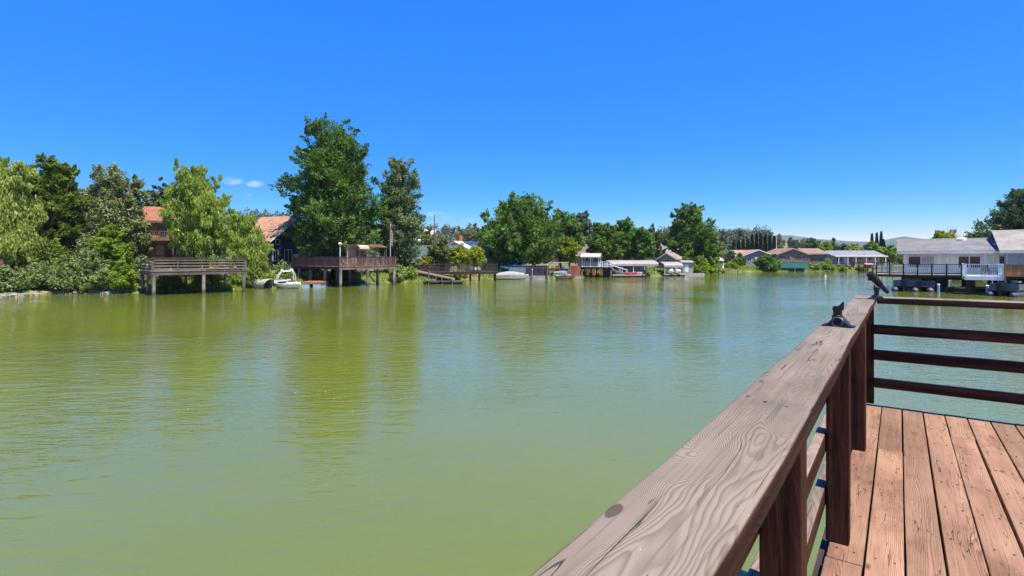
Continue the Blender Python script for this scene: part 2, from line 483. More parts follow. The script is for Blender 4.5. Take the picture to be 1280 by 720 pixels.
# ================================================================== THE SETTING
SHORE = [(-75, 38), (-52, 43.0), (-44.5, 43.6)] + [tuple(W(*q)) for q in
         ((0, 371.5), (25, 370.5), (60, 368), (110, 366.8), (160, 366.2))] + [(-33.4, 48.6), (-27.9, 53.8), (-28.3, 56.2), (-28.2, 60.0), (-25.5, 63), (-18.4, 68.6), (-14.8, 71.0), (-12.4, 73), (-7, 80), (1.5, 81.5), (11, 88.5), (17, 92.5), (29.5, 97), (34.5, 108), (38.7, 112), (46, 117.5), (55, 124), (62, 129),
         (80, 133), (94, 134), (101, 128), (92, 104), (75, 78), (66, 56), (42, 26), (22, 8), (9, -5), (-25, -13), (-75, -12)]
_poly = np.array(SHORE)
def shore_dist(x, y):
    """signed distance to the water's edge, positive on land"""
    x = np.asarray(x, float); y = np.asarray(y, float)
    best = np.full(x.shape, 1e9); ins = np.zeros(x.shape, bool)
    n = len(_poly)
    for i in range(n):
        ax, ay = _poly[i]; bx, by = _poly[(i + 1) % n]
        dx, dy = bx - ax, by - ay
        t = np.clip(((x - ax) * dx + (y - ay) * dy) / (dx * dx + dy * dy), 0, 1)
        best = np.minimum(best, np.hypot(x - ax - t * dx, y - ay - t * dy))
        c = ((ay > y) != (by > y)) & (x < dx * (y - ay) / (dy + 1e-12) + ax)
        ins ^= c
    return np.where(ins, -best, best)
def ground(x, y):
    x = np.asarray(x, float); y = np.asarray(y, float)
    s = shore_dist(x, y)
    wob = .55 * np.sin(x * .61 + y * .37) * np.sin(y * .53 - x * .21) + .25 * np.sin(x * 1.7 - y * 1.3)
    s = s + wob * .6
    land = -.12 + 1.25 * (1 - np.exp(-np.maximum(s, 0) / 2.6)) + .45 * (1 - np.exp(-np.maximum(s, 0) / 30)) + .08 * np.sin(x * .31) * np.cos(y * .27)
    return np.where(s > 0, land, np.maximum(-2.2, -.12 + .4 * s))
def gz(x, y): return float(ground(np.array([x]), np.array([y]))[0])

ax = np.concatenate([np.array([-4000, -2500, -1500, -900, -550, -350, -240, -170, -130]), np.arange(-105, 130, 1.5), np.array([135, 150, 180, 230, 320, 480, 800, 1400, 2400, 4000])])
ay = np.concatenate([np.array([-4000, -2000, -900, -400, -180, -90, -50]), np.arange(-30, 160, 1.5), np.array([165, 180, 210, 260, 340, 480, 750, 1300, 2300, 4000])])
GX, GY = np.meshgrid(ax, ay)
GZ = ground(GX, GY)
def grid_mesh(name, GX, GY, GZ, m, smooth=True):
    ny, nx = GX.shape
    V = np.stack([GX.ravel(), GY.ravel(), GZ.ravel()], 1)
    i = np.arange(ny * nx).reshape(ny, nx)
    F = np.stack([i[:-1, :-1].ravel(), i[:-1, 1:].ravel(), i[1:, 1:].ravel(), i[1:, :-1].ravel()], 1)
    me = bpy.data.meshes.new(name)
    me.vertices.add(len(V)); me.vertices.foreach_set('co', V.astype(np.float32).ravel())
    me.loops.add(F.size); me.loops.foreach_set('vertex_index', F.astype(np.int32).ravel())
    me.polygons.add(len(F)); me.polygons.foreach_set('loop_start', np.arange(0, F.size, 4, dtype=np.int32))
    me.polygons.foreach_set('use_smooth', np.full(len(F), smooth))
    me.materials.append(m); me.update(calc_edges=True)
    return me

t = NT('ground_cover')
n1 = t.noise(t.obj, .12, 5, .6); n2 = t.noise(t.obj, 1.6, 5, .65); n3 = t.noise(t.obj, 9, 3)
c = t.mix(t.ramp(n1, .42, .6), (.13, .16, .035), (.30, .23, .11))
c = t.mix(t.ramp(n2, .42, .62), c, (.07, .10, .022))
c = t.mix(t.math('MULTIPLY', t.ramp(n3, .4, .7), .4), c, (.16, .12, .06))
t.out(c, .9, t.bump(n3, .6, .08))
tag(link('ground', grid_mesh('ground', GX, GY, GZ, t.m)), kind='structure')

# water: opaque algae-green lake with wind ripples
t = NT('lake_water')
g = t.n.new('ShaderNodeNewGeometry'); P = g.outputs['Position']
big = t.noise(t.map(P, scale=(.05, .09, .05)), 1, 3, .5)
c = t.mix(t.ramp(big, .35, .65), (.116, .141, .013), (.134, .156, .022))
rp = t.map(P, scale=(.85, 2.5, 1), rot=(0, 0, R(-9)))
w1 = t.noise(rp, 1.0, 4, .55, .4)
w2 = t.noise(t.map(P, scale=(2.2, 5.6, 1), rot=(0, 0, R(14))), 1.0, 3, .55, .3)
w3 = t.noise(t.map(P, scale=(.20, .42, 1), rot=(0, 0, R(6))), 1.0, 3, .5)
w4 = t.noise(t.map(P, scale=(4.6, 12.5, 1), rot=(0, 0, R(-24))), 1.0, 2, .5, .2)
gust = t.ramp(t.noise(t.map(P, scale=(.030, .055, 1), rot=(0, 0, R(20))), 1, 3, .55), .36, .64, .35, 1.30)
h = t.math('ADD', t.math('MULTIPLY', w1, .036), t.math('ADD', t.math('MULTIPLY', w2, .019), t.math('ADD', t.math('MULTIPLY', w4, .0035), t.math('MULTIPLY', w3, .035))))
h = t.math('MULTIPLY', h, gust)
t.out(c, .03, t.bump(h, 1.0, 1.0))
t.b.inputs['IOR'].default_value = 1.60
t.b.inputs['Subsurface Weight'].default_value = .35
t.b.inputs['Subsurface Radius'].default_value = (.8, 1.0, .4)
t.b.inputs['Subsurface Scale'].default_value = .55
t.b.inputs['Specular IOR Level'].default_value = .5
wm = MB(); wm.add([(-4000, -4000, 0), (4000, -4000, 0), (4000, 4000, 0), (-4000, 4000, 0)], [(0, 1, 2, 3)])
# a square sheet inside the valley floor: the ground stands above it everywhere but in the lake
wm = MB(); wm.add([(-160, -60, 0), (140, -60, 0), (140, 160, 0), (-160, 160, 0)], [(0, 1, 2, 3)])
tag(link('lake_water', wm.mesh('lake_water', t.m)), kind='structure')

# mountains far behind, and the wooded ridge in front of them
def ridge(name, prof, d, thick, m, seed, rough):
    xs = np.array([X(p[0], d) for p in prof]); zs = np.array([Z(p[1], d) for p in prof])
    gx = np.linspace(xs[0], xs[-1], 260); ty = np.linspace(-1, 1, 36)
    GX, T = np.meshgrid(gx, ty)
    base = np.interp(gx, xs, zs)
    Zz = np.zeros_like(GX)
    for j in range(GX.shape[0]):
        for i in range(GX.shape[1]):
            n = mnoise.fractal((GX[j, i] * rough + seed, T[j, i] * thick * rough, seed * .7), 1.0, 2.0, 5)
            f = max(0, 1 - abs(T[j, i])) ** .75
            Zz[j, i] = base[i] * f * (1 + .10 * n * (1 if abs(T[j, i]) > .02 else .35)) + .9
    Zz[0] -= 4; Zz[-1] -= 4
    return tag(link(name, grid_mesh(name, GX, T * thick + d, Zz, m)), kind='structure')
t = NT('scrub_hills')
n1 = t.noise(t.obj, .006, 6, .65); n2 = t.noise(t.obj, .045, 5, .7)
c = t.mix(t.ramp(n1, .42, .6), (.055, .075, .035), (.17, .15, .085))
c = t.mix(t.ramp(n2, .4, .6), c, (.035, .055, .025))
t.out(c, .95)
ridge('mountains', [(-900, 316), (-400, 308), (0, 312), (400, 310), (700, 308), (820, 300), (880, 293), (915, 288), (928, 287), (945, 290), (958, 296), (968, 294), (985, 292.5), (1000, 297), (1030, 298.5),
                    (1060, 301), (1085, 302), (1108, 301), (1118, 297), (1128, 295.5), (1140, 299), (1170, 303), (1250, 300), (1400, 296), (1700, 306), (2100, 318)], 2700, 700, t.m, 3, .0022)
t = NT('wooded_hill')
n1 = t.noise(t.obj, .05, 5, .65)
c = t.mix(t.ramp(n1, .4, .62), (.05, .065, .028), (.20, .17, .09))
t.out(c, .95)
RIDGE_D, RIDGE_T = 330, 130
RIDGE = [(-700, 306), (-200, 300), (0, 290), (200, 288), (280, 284), (310, 277), (345, 276), (420, 284), (520, 297), (560, 294), (600, 296), (720, 298), (800, 299), (880, 298), (925, 299), (955, 306), (985, 316), (1040, 318.5), (1100, 319), (1200, 319), (1400, 319), (1900, 321)]
ridge('wooded_hill', RIDGE, RIDGE_D, RIDGE_T, t.m, 11, .012)

# ================================================================== THE NEAR DECK AND ITS RAILING
DZ = EYE - 1.26
ANG = math.atan2(.807, .5906)                 # local x runs out along the left rail, local y to its left
deck_m = near_wood('deck_wood', (.35, .205, .126), (.245, .133, .079), (.080, .036, .021), ring=26, contrast=.85, cracks=1.0, fstretch=(.42, 8.5, 8.5), tone=(.72, 1.2), straight=7.0, spec=.2, stains=.6)
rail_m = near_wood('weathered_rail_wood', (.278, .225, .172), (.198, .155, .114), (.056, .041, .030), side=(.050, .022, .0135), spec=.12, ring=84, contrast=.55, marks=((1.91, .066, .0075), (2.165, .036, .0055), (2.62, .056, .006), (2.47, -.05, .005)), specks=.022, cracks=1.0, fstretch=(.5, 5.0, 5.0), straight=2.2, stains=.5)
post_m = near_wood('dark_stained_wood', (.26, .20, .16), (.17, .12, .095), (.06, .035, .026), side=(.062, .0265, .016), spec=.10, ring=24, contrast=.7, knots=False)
dark_m = grain_mat('deck_joist_wood', (.05, .03, .02), (.02, .012, .009))

deck = thing('wooden_deck', 'reddish brown plank deck in the foreground jutting out over the green water', 'deck', (0, 0, DZ), ANG)
joints = {-1: [2.60], 0: [4.27], 1: [4.20, .9], 2: [1.5], 3: [4.86], 4: [3.1], 5: [4.4, 1.2], 6: [2.2], 7: [3.7], 8: [1.0], 9: [2.9], 10: [4.1], 11: [2.0], 12: [3.3], 13: [.5], 14: [2.4], 15: [1.7]}
U0, U1 = -1.6, 5.53
rg = random.Random(4)
for k in range(-1, 26):
    yv = -.118 + .1375 * k
    cuts = [U0] + sorted(joints.get(k, [])) + [U1 + rg.uniform(-.006, .006)]
    for a, b in zip(cuts[:-1], cuts[1:]):
        L = b - a - .004
        me = plank_mesh('deck_board', L, .1375 - rg.uniform(.007, .0095), .042, deck_m, .0045, 30, .0007, rg.uniform(0, 99))
        o = link('deck_board', me, deck, (a + .002, -(yv + .0688) + rg.uniform(-.001, .001), rg.uniform(-.0025, .001)))
        o.rotation_euler = (rg.uniform(-.006, .006), 0, rg.uniform(-.0008, .0008))
for i in range(19):
    u = U0 + .1 + i * (U1 - .16 - U0 - .1) / 18
    pbox('joist', deck, u - .02, u + .02, -3.45, .25, -.24, -.044, dark_m)
pbox('fascia', deck, U1 - .005, U1 + .034, -3.45, .27, -.25, -.012, dark_m)
pbox('rim_beam', deck, U0, U1 - .006, .25, .29, -.25, -.047, dark_m)
for u in (-1.0, 2.2, 5.3):
    for y in (.12, -3.2):
        part('pile', MB().tube([(u, y, -DZ - 2), (u, y, -.21)], .1, 12), dark_m, deck, 'auto')

scb = MB()
for i in range(19):
    u = U0 + .1 + i * (U1 - .16 - U0 - .1) / 18
    for k in range(-1, 12):
        for dv_ in (.035, .102):
            scb.lathe([(.0048, -.003), (.0045, .0004), (.0015, -.0006)], (u + rg.uniform(-.006, .006), -(-.118 + .1375 * k + dv_ + rg.uniform(-.004, .004)), .0008), 7)
so = part('screws', scb, mat('rusty_screw', (.10, .06, .045), .5, .3, 40, .7), deck); so['kind'] = 'stuff'
rl = thing('deck_railing', 'dark stained timber railing with grey weathered flat handrail round the near deck', 'railing', (0, 0, DZ), ANG)
RT = .935
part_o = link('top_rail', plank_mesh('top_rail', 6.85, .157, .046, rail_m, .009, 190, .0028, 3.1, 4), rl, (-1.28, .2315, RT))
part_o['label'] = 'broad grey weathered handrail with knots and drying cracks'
for u in (-.15, 1.25, 2.647, 4.05, 5.455):
    me = plank_mesh('post', RT - .047, .089, .089, post_m, .005, 14, .0012, u * 3.3)
    o = link('post', me, rl, (u + .089, .2205, 0.0)); o.rotation_euler = (0, R(-90), 0)
for i, zt in enumerate((.693, .472, .230)):
    me = plank_mesh('rail', 6.9, .040, .088, post_m, .004, 40, .0012, 21 + i * 7.3)
    o = link('rail', me, rl, (-1.3, .287, zt))
sm_ = mat('rusty_screw', (.10, .06, .045), .5, .3, 40, .7)
for u in (-.15, 1.25, 2.647, 4.05, 5.455):
    for dy in (-.022, .024):
        part('screw', MB().lathe([(.0042, -.002), (.0042, .0006), (.003, .0012), (.0012, .0004)], (u + .045 + dy * .4, .2205 + dy, RT + .0006), 9), sm_, rl)
# the railing across the far end
VB = 3.3
me = plank_mesh('top_rail', VB, .185, .052, rail_m, .007, 60, .002, 61.0)
o = link('top_rail', me, rl, (5.500, .15, RT - .004)); o.rotation_euler = (0, 0, R(-90))
for i, zt in enumerate((.690, .474, .231)):
    me = plank_mesh('rail', VB, .040, .080 + .006 * (i == 1), post_m, .004, 40, .0016, 81 + i * 5.1)
    o = link('rail', me, rl, (5.525, .175, zt)); o.rotation_euler = (0, 0, R(-90))
for v in (1.6, 3.0):
    me = plank_mesh('post', RT - .05, .089, .089, post_m, .005, 14, .0012, v * 5.3)
    o = link('post', me, rl, (5.455 + .089, -v, 0.0)); o.rotation_euler = (0, R(-90), 0)

# fishing-rod holders screwed to the handrail
blk = mat('black_plastic', (.016, .016, .018), .38, .3, 30)
scr = mat('screw_steel', (.45, .44, .42), .35, .2, 40, 1.0)
def saddle(name, parent, ln, wd, ht):
    """flared foot: a low bell profile pushed across, narrowing to the top"""
    rings = []
    prof = [(-.5, 0), (-.5, .07), (-.36, .20), (-.22, .62), (-.13, .92), (0, 1), (.13, .92), (.22, .62), (.36, .20), (.5, .07), (.5, 0)]
    for s in (-1, -.82, 0, .82, 1):
        k = .80 if abs(s) == 1 else 1
        rings.append([(px * ln * (1 if abs(s) < 1 else .97), s * wd / 2, pz * ht * k) for px, pz in prof])
    o = part(name, MB().loft(rings), blk, parent, 'auto')
    return o
def screws(parent, ln, wd):
    for sx in (-1, 1):
        part('screw', MB().lathe([(.0038, 0), (.0038, .0015), (.002, .0028), (.0001, .003)], (sx * ln * .42, 0, .009), 8), scr, parent)
h1 = thing('rod_holder', 'low black rod holder mount without its tube on the grey handrail', 'rod holder', (1.545 + .02, 2.535, DZ + RT + .001), R(-38))
s1 = saddle('base', h1, .134, .075, .048); screws(s1, .128, .075)
part('socket_ring', MB().tube([(0, -.041, .022), (0, .041, .022)], [.0205, .0205], 14), mat('black_socket', (.004, .004, .005), .6, .1, 9), h1, 'auto')
rim = []
for k in range(15):
    a = 2 * math.pi * k / 14; rim.append((.0215 * math.cos(a), -.0415, .0225 + .0215 * math.sin(a)))
part('socket_rim', MB().tube(rim, .003, 6, False), mat('worn_plastic', (.09, .09, .09), .45, .3, 40), h1, 'auto')
part('neck', MB().lathe([(.024, .036), (.024, .050), (.019, .053), (.019, .073), (.0215, .075), (.0215, .079)], (-.004, .004, 0), 14), blk, h1, 'auto')
part('fork', MB().prism([(-.024, .076), (-.024, .088), (-.016, .096), (-.004, .094), (.008, .104), (.016, .116), (.022, .116), (.022, .078), (.016, .076)], 'y', -.010, .016), blk, h1)
pbox('clip', h1, -.020, .012, -.016, -.0105, .078, .090, blk)

h2 = thing('rod_holder', 'black rod holder with tilted tube on the corner of the handrail', 'rod holder', (2.915, 4.225, DZ + RT + .001), R(-4))
s2 = saddle('base', h2, .106, .085, .030); screws(s2, .106, .085)
part('neck', MB().lathe([(.022, .022), (.016, .034), (.0165, .058), (.021, .078), (.021, .090), (.015, .094)], (-.002, 0, 0), 14), blk, h2, 'auto')
col = []
for k in range(13):
    a = math.pi * k / 12; col.append((.002 - .032 * math.cos(a) * .85, -.012, .112 - .030 * math.sin(a)))
part('cradle', MB().tube(col, .006, 6), blk, h2, 'auto')
ax0 = Vector((-.058, -.0, .205)); ax1 = Vector((.092, .012, .050))
dx = (ax1 - ax0)
tube = []
sec = [(0, .021), (.015, .027), (.10, .028), (.13, .0255), (.17, .026), (.30, .0275), (.56, .026), (.60, .0205), (.66, .0178), (.97, .0160), (1.0, .013)]
part('tube', MB().tube([ax0 + dx * s for s, r in sec], [r for s, r in sec], 16), blk, h2, 'auto')
part('mouth', MB().tube([ax0 - dx * .004, ax0 + dx * .003], [.018, .0205], 14), MATS['black_socket'], h2)
e1 = dx.cross(Vector((0, 1, 0))).normalized()
part('latch', MB().tube([ax0 + dx * .10 - e1 * .028, ax0 + dx * .16 - e1 * .036, ax0 + dx * .24 - e1 * .028], [.007, .009, .006], 8), blk, h2, 'auto')

# ================================================================== BUILDINGS
def shingle_mat(name, col, axis='x', scale=1.0, dark=.62):
    if name in MATS: return MATS[name]
    t = NT(name)
    v = t.map(t.obj, scale=(1, 1, 1), rot=(0, 0, 0 if axis == 'x' else R(90)))
    b = t.n.new('ShaderNodeTexBrick'); t.l.new(v, b.inputs['Vector'])
    b.inputs['Scale'].default_value = scale
    b.inputs['Color1'].default_value = (*mul(col, 1.12), 1); b.inputs['Color2'].default_value = (*mul(col, .84), 1); b.inputs['Mortar'].default_value = (*mul(col, dark), 1)
    b.inputs['Mortar Size'].default_value = .018; b.inputs['Brick Width'].default_value = .45; b.inputs['Row Height'].default_value = .22
    n = t.noise(t.obj, .8, 5, .65)
    c = t.mix(1.0, b.outputs['Color'], t.ramp(n, .3, .7, .78, 1.15), 'MULTIPLY')
    t.out(c, .9); MATS[name] = t.m
    return t.m
def siding_mat(name, col, pitch=.2, vertical=True, rough=.7):
    if name in MATS: return MATS[name]
    t = NT(name)
    wv = t.n.new('ShaderNodeSeparateXYZ'); t.l.new(t.obj, wv.inputs[0])
    s = t.math('ADD', wv.outputs[0], wv.outputs[1]) if vertical else wv.outputs[2]
    f = t.math('FRACT', t.math('DIVIDE', s, pitch))
    g = t.ramp(f, .0, .09, 0, 1)
    n = t.noise(t.map(t.obj, scale=(3, 3, .6)), 1, 5, .6)
    c = t.mix(t.ramp(n, .3, .7), mul(col, .85), mul(col, 1.08))
    c = t.mix(g, mul(col, .45), c)
    t.out(c, rough, t.bump(g, .5, .02)); MATS[name] = t.m
    return t.m
glass = mat('window_glass', (.025, .032, .04), .06, .3, 1.5)
white = mat('white_paint', (.74, .74, .72), .5, .12, 3)
curtain = mat('curtain_cloth', (.42, .40, .38), .9, .2, 3)
concrete = mat('concrete', (.36, .34, .31), .9, .3, 2)

def window(parent, side, L, D, a, z, ww, hh, m, blinds=0.0, mullion=1):
    """frame with its panes; side f: front wall (y=0), l: x=0, r: x=L"""
    q = link('window', None, parent)
    fr = MB(); b = .07; o = .05
    fr.box(a, a + ww, -o, .0, z, z + b); fr.box(a, a + ww, -o, .0, z + hh - b, z + hh)
    fr.box(a, a + b, -o, .0, z + b, z + hh - b); fr.box(a + ww - b, a + ww, -o, .0, z + b, z + hh - b)
    for i in range(mullion):
        xm = a + ww * (i + 1) / (mullion + 1)
        fr.box(xm - b / 2, xm + b / 2, -o + .004, .0, z + b, z + hh - b)
    COL.objects.unlink(q); bpy.data.objects.remove(q)
    w = link('window', fr.mesh('window', m), parent)
    if side == 'l': w.location = (0, 0, 0); w.rotation_euler = (0, 0, R(-90))
    elif side == 'r': w.location = (L, 0, 0); w.rotation_euler = (0, 0, R(90))
    st = (ww - b * (2 + mullion)) / (mullion + 1)
    for i in range(mullion + 1):
        xa = a + b + i * (st + b)
        pbox('pane', w, xa - .005, xa + st + .005, -.022, -.010, z + b - .005, z + hh - b + .005, glass)
        if blinds: pbox('curtain', w, xa + st * (0 if i % 2 else 1 - blinds), xa + st * (blinds if i % 2 else 1), -.030, -.024, z + b, z + hh - b, curtain)
    return w

def house(name, label, loc, rz, L, D, h, rise, wall, roof, ridge='x', over=.5, trim=None, wins=(), doors=(), base=1.0, chimney=None, group=None, thick=.16, cat='house'):
    """local x along the front, y to the back, front wall at y=0, floor at z=0"""
    t = thing(name, label, cat, loc, rz, group)
    trim = trim or white
    m = MB()
    if ridge == 'x':
        m.add([(0, 0, -base), (L, 0, -base), (L, D, -base), (0, D, -base), (0, 0, h), (L, 0, h), (L, D, h), (0, D, h), (0, D / 2, h + rise), (L, D / 2, h + rise)],
              [(0, 1, 5, 4), (2, 3, 7, 6), (1, 2, 6, 9, 5), (3, 0, 4, 8, 7), (0, 3, 2, 1), (4, 5, 9, 8), (7, 8, 9, 6)])
    else:
        m.add([(0, 0, -base), (L, 0, -base), (L, D, -base), (0, D, -base), (0, 0, h), (L, 0, h), (L, D, h), (0, D, h), (L / 2, 0, h + rise), (L / 2, D, h + rise)],
              [(0, 1, 5, 8, 4), (2, 3, 7, 9, 6), (1, 2, 6, 5), (3, 0, 4, 7), (0, 3, 2, 1), (4, 8, 9, 7), (5, 6, 9, 8)])
    part('wall', m, wall, t)
    half = (D if ridge == 'x' else L) / 2; sl = rise / half; e = over
    def slab(u0, u1, za, zb, v0, v1):
        q = MB()
        P = (lambda u, v, z: (v, u, z)) if ridge == 'x' else (lambda u, v, z: (u, v, z))
        r = [[P(u0, v, za), P(u1, v, zb), P(u1, v, zb + thick), P(u0, v, za + thick)] for v in (v0, v1)]
        return q.loft(r)
    W_ = L if ridge == 'x' else D
    g = .012
    r1 = part('roof', slab(-e, half, h - sl * e + g, h + rise + g, -e, W_ + e), roof, t)
    r2 = part('roof', slab(2 * half + e, half, h - sl * e + g, h + rise + g, -e, W_ + e), roof, t)
    # fascia boards and barge boards
    if ridge == 'x':
        pbox('fascia', t, -e, L + e, -e - .035, -e - .003, h - sl * e - .10, h - sl * e + thick - .02, trim)
    else:
        for s in (0, 1):
            xa, za, zb = (-e, h - sl * e, h + rise) if s == 0 else (L + e, h - sl * e, h + rise)
            bb = MB().loft([[(xa, yy, za - .10), (L / 2, yy, zb - .10), (L / 2, yy, zb + thick - .03), (xa, yy, za + thick - .03)] for yy in (-e - .035, -e - .003)])
            part('barge_board', bb, trim, t)
    for q in wins: window(t, q[0], L, D, *q[1:5], trim, *(q[5:]))
    for (s, a, ww, hh, dm) in doors:
        dr = pbox('door', t, a, a + ww, -.05, -.004, .02, hh, dm)
        pbox('handle', dr, ww / 2 - .14, ww / 2 - .08, -.05, -.024, -.05, .06, scr)
    if chimney:
        cx, cy, cw, cz0, cz1, cm = chimney
        ch = pbox('chimney', r1, cx - cw / 2, cx + cw / 2, cy - cw / 2, cy + cw / 2, cz0, cz1, cm)
    return t

def baluster_run(parent, p0, p1, z0, z1, step, m, w=.04, posts=None, pm=None, rails=True, name='baluster'):
    """vertical balusters between two rails along a straight run (local coordinates)"""
    p0, p1 = np.array(p0, float), np.array(p1, float)
    L = np.linalg.norm(p1 - p0); a = math.atan2(*(p1 - p0)[::-1]); n = max(2, int(L / step))
    c = (p0 + p1) / 2; pm = pm or m
    if rails:
        pbox('rail', parent, c[0] - L / 2, c[0] + L / 2, c[1] - .055, c[1] + .055, z1 - .05, z1, pm, a)
        pbox('rail', parent, c[0] - L / 2, c[0] + L / 2, c[1] - .03, c[1] + .03, z0 + .06, z0 + .14, pm, a)
    for i in range(n):
        q = p0 + (p1 - p0) * (i + .5) / n
        pbox(name, parent, q[0] - w / 2, q[0] + w / 2, q[1] - .016, q[1] + .016, z0 + .14, z1 - .05, m, a)
    for i in range((posts or 0) + 1 if posts else 0):
        q = p0 + (p1 - p0) * i / posts
        pbox('post', parent, q[0] - .055, q[0] + .055, q[1] - .055, q[1] + .055, z0 - .2, z1 + .03, pm, a)
def slat_run(parent, p0, p1, zs, hgt, m, posts, z0, z1, pm):
    p0, p1 = np.array(p0, float), np.array(p1, float)
    L = np.linalg.norm(p1 - p0); a = math.atan2(*(p1 - p0)[::-1]); c = (p0 + p1) / 2
    nx, ny = -math.sin(a), math.cos(a)
    for z in zs:
        pbox('rail', parent, c[0] - L / 2, c[0] + L / 2, c[1] - .02, c[1] + .02, z, z + hgt, m, a)
    for i in range(posts + 1):
        q = p0 + (p1 - p0) * i / posts + np.array((nx, ny)) * .075
        pbox('post', parent, q[0] - .05, q[0] + .05, q[1] - .05, q[1] + .05, z0, z1, pm, a)
def pile(parent, x, y, z1, r, m, top=None, z0=-2.3):
    return ptube('pile', parent, (x, y, z0), (x + .03, y - .02, z1), r * 1.08, m, 9, r)

grey_wood = grain_mat('grey_timber', (.20, .158, .13), (.085, .064, .052))
brown_wood = grain_mat('brown_timber', (.21, .112, .08), (.095, .05, .038))
dbrown = grain_mat('dark_brown_timber', (.065, .036, .027), (.028, .017, .013))
pilew = grain_mat('pile_timber', (.29, .24, .20), (.12, .09, .075), along=2)
def wet_foot(m):
    """dark, green-tinged stain up to just above the water on timber that stands in it"""
    nt = m.node_tree; b = nt.nodes['Principled BSDF']; src = b.inputs['Base Color'].links[0].from_socket
    tc = nt.nodes.new('ShaderNodeTexCoord'); sp = nt.nodes.new('ShaderNodeSeparateXYZ'); nt.links.new(tc.outputs['Object'], sp.inputs[0])
    nz = nt.nodes.new('ShaderNodeTexNoise'); nz.inputs['Scale'].default_value = 3; nt.links.new(tc.outputs['Object'], nz.inputs['Vector'])
    ad = nt.nodes.new('ShaderNodeMath'); ad.operation = 'MULTIPLY_ADD'; nt.links.new(nz.outputs[0], ad.inputs[0]); ad.inputs[1].default_value = -.5; nt.links.new(sp.outputs[2], ad.inputs[2])
    mr = nt.nodes.new('ShaderNodeMapRange'); nt.links.new(ad.outputs[0], mr.inputs[0]); mr.inputs[1].default_value = -.05; mr.inputs[2].default_value = .28; mr.inputs[3].default_value = .78; mr.inputs[4].default_value = 0
    mx = nt.nodes.new('ShaderNodeMixRGB'); nt.links.new(mr.outputs[0], mx.inputs[0]); nt.links.new(src, mx.inputs[1]); mx.inputs[2].default_value = (.035, .040, .018, 1)
    nt.links.new(mx.outputs[0], b.inputs['Base Color'])
wet_foot(pilew)
black_wood = grain_mat('black_timber', (.022, .019, .017), (.008, .007, .007), along=2)
redwood = grain_mat('red_panel_timber', (.33, .115, .05), (.16, .05, .026), along=2)
orange_wood = grain_mat('orange_fence_timber', (.50, .215, .06), (.26, .10, .03), along=2)
wwhite = mat('white_railing', (.78, .78, .79), .45, .08, 6)

# ---- left platform deck on piles
PA = np.array((-30.8, 45.3)); L1 = 7.5
k1 = thing('platform_deck', 'weathered grey timber deck on piles with horizontal rail fence, below the balcony house', 'deck', (*PA, 0), R(43.9))
zf = 2.08
pbox('decking', k1, -.12, L1 + .12, -.10, 5.7, zf - .05, zf, grey_wood)
pbox('beam', k1, -.10, L1 + .10, -.06, .02, zf - .34, zf - .054, grey_wood)
pbox('beam', k1, -.06, .02, .03, 5.6, zf - .33, zf - .056, grey_wood)
pbox('beam', k1, .05, L1, 2.6, 2.7, zf - .35, zf - .056, dbrown)
pbox('beam', k1, L1 - .02, L1 + .06, .03, 5.6, zf - .33, zf - .056, grey_wood)
for i in range(8): pbox('joist', k1, .5 + i * .95, .56 + i * .95, .04, 5.5, zf - .30, zf - .057, dbrown)
for (x, y, r) in ((.08, .1, .15), (3.9, .1, .15), (7.3, .1, .15), (.1, 5.3, .14), (3.6, 5.2, .13), (7.1, 5.2, .13), (.1, 2.8, .12)): pile(k1, x, y, zf - .31, r, pilew)
zs = (zf + .14, zf + .40, zf + .66, zf + .92); hr = .105
slat_run(k1, (0, 0), (L1, 0), zs, hr, grey_wood, 4, zf - .25, zf + 1.12, grey_wood)
slat_run(k1, (0, 5.6), (0, 0.03), zs, hr, grey_wood, 3, zf - .25, zf + 1.12, grey_wood)
slat_run(k1, (L1, 0.03), (L1, 5.6), zs, hr, grey_wood, 3, zf - .25, zf + 1.12, grey_wood)
pbox('cap_rail', k1, -.09, L1 + .09, -.08, .10, zf + 1.125, zf + 1.165, grey_wood)
pbox('cap_rail', k1, -.08, .10, .105, 5.65, zf + 1.122, zf + 1.162, grey_wood)
pbox('cap_rail', k1, L1 - .09, L1 + .09, .105, 5.65, zf + 1.122, zf + 1.162, grey_wood)
def on(o, x, y, z=0):
    a = o.rotation_euler.z; return (o.location.x + x * math.cos(a) - y * math.sin(a), o.location.y + x * math.sin(a) + y * math.cos(a), o.location.z + z)
green_pl = mat('green_plastic', (.035, .10, .055), .5, .2, 4)
bn = thing('wheelie_bin', 'dark green plastic bin standing on the weathered grey deck', 'bin', on(k1, 5.6, 1.0, zf), R(30))
part('body', MB().loft([[(sx * k, sy * k, z) for sx, sy in ((-.26, -.28), (.26, -.28), (.26, .28), (-.26, .28))] for z, k in ((.06, .82), (.95, 1.0))]), green_pl, bn)
part('lid', MB().loft([[(sx * k, sy * k, z) for sx, sy in ((-.29, -.31), (.29, -.31), (.29, .31), (-.29, .31))] for z, k in ((.952, 1), (1.0, 1), (1.05, .8))]), green_pl, bn)
for s in (-1, 1): part('wheel', MB().tube([(s * .2, .26, .10), (s * .27, .26, .10)], .10, 12), blk, bn, 'auto')
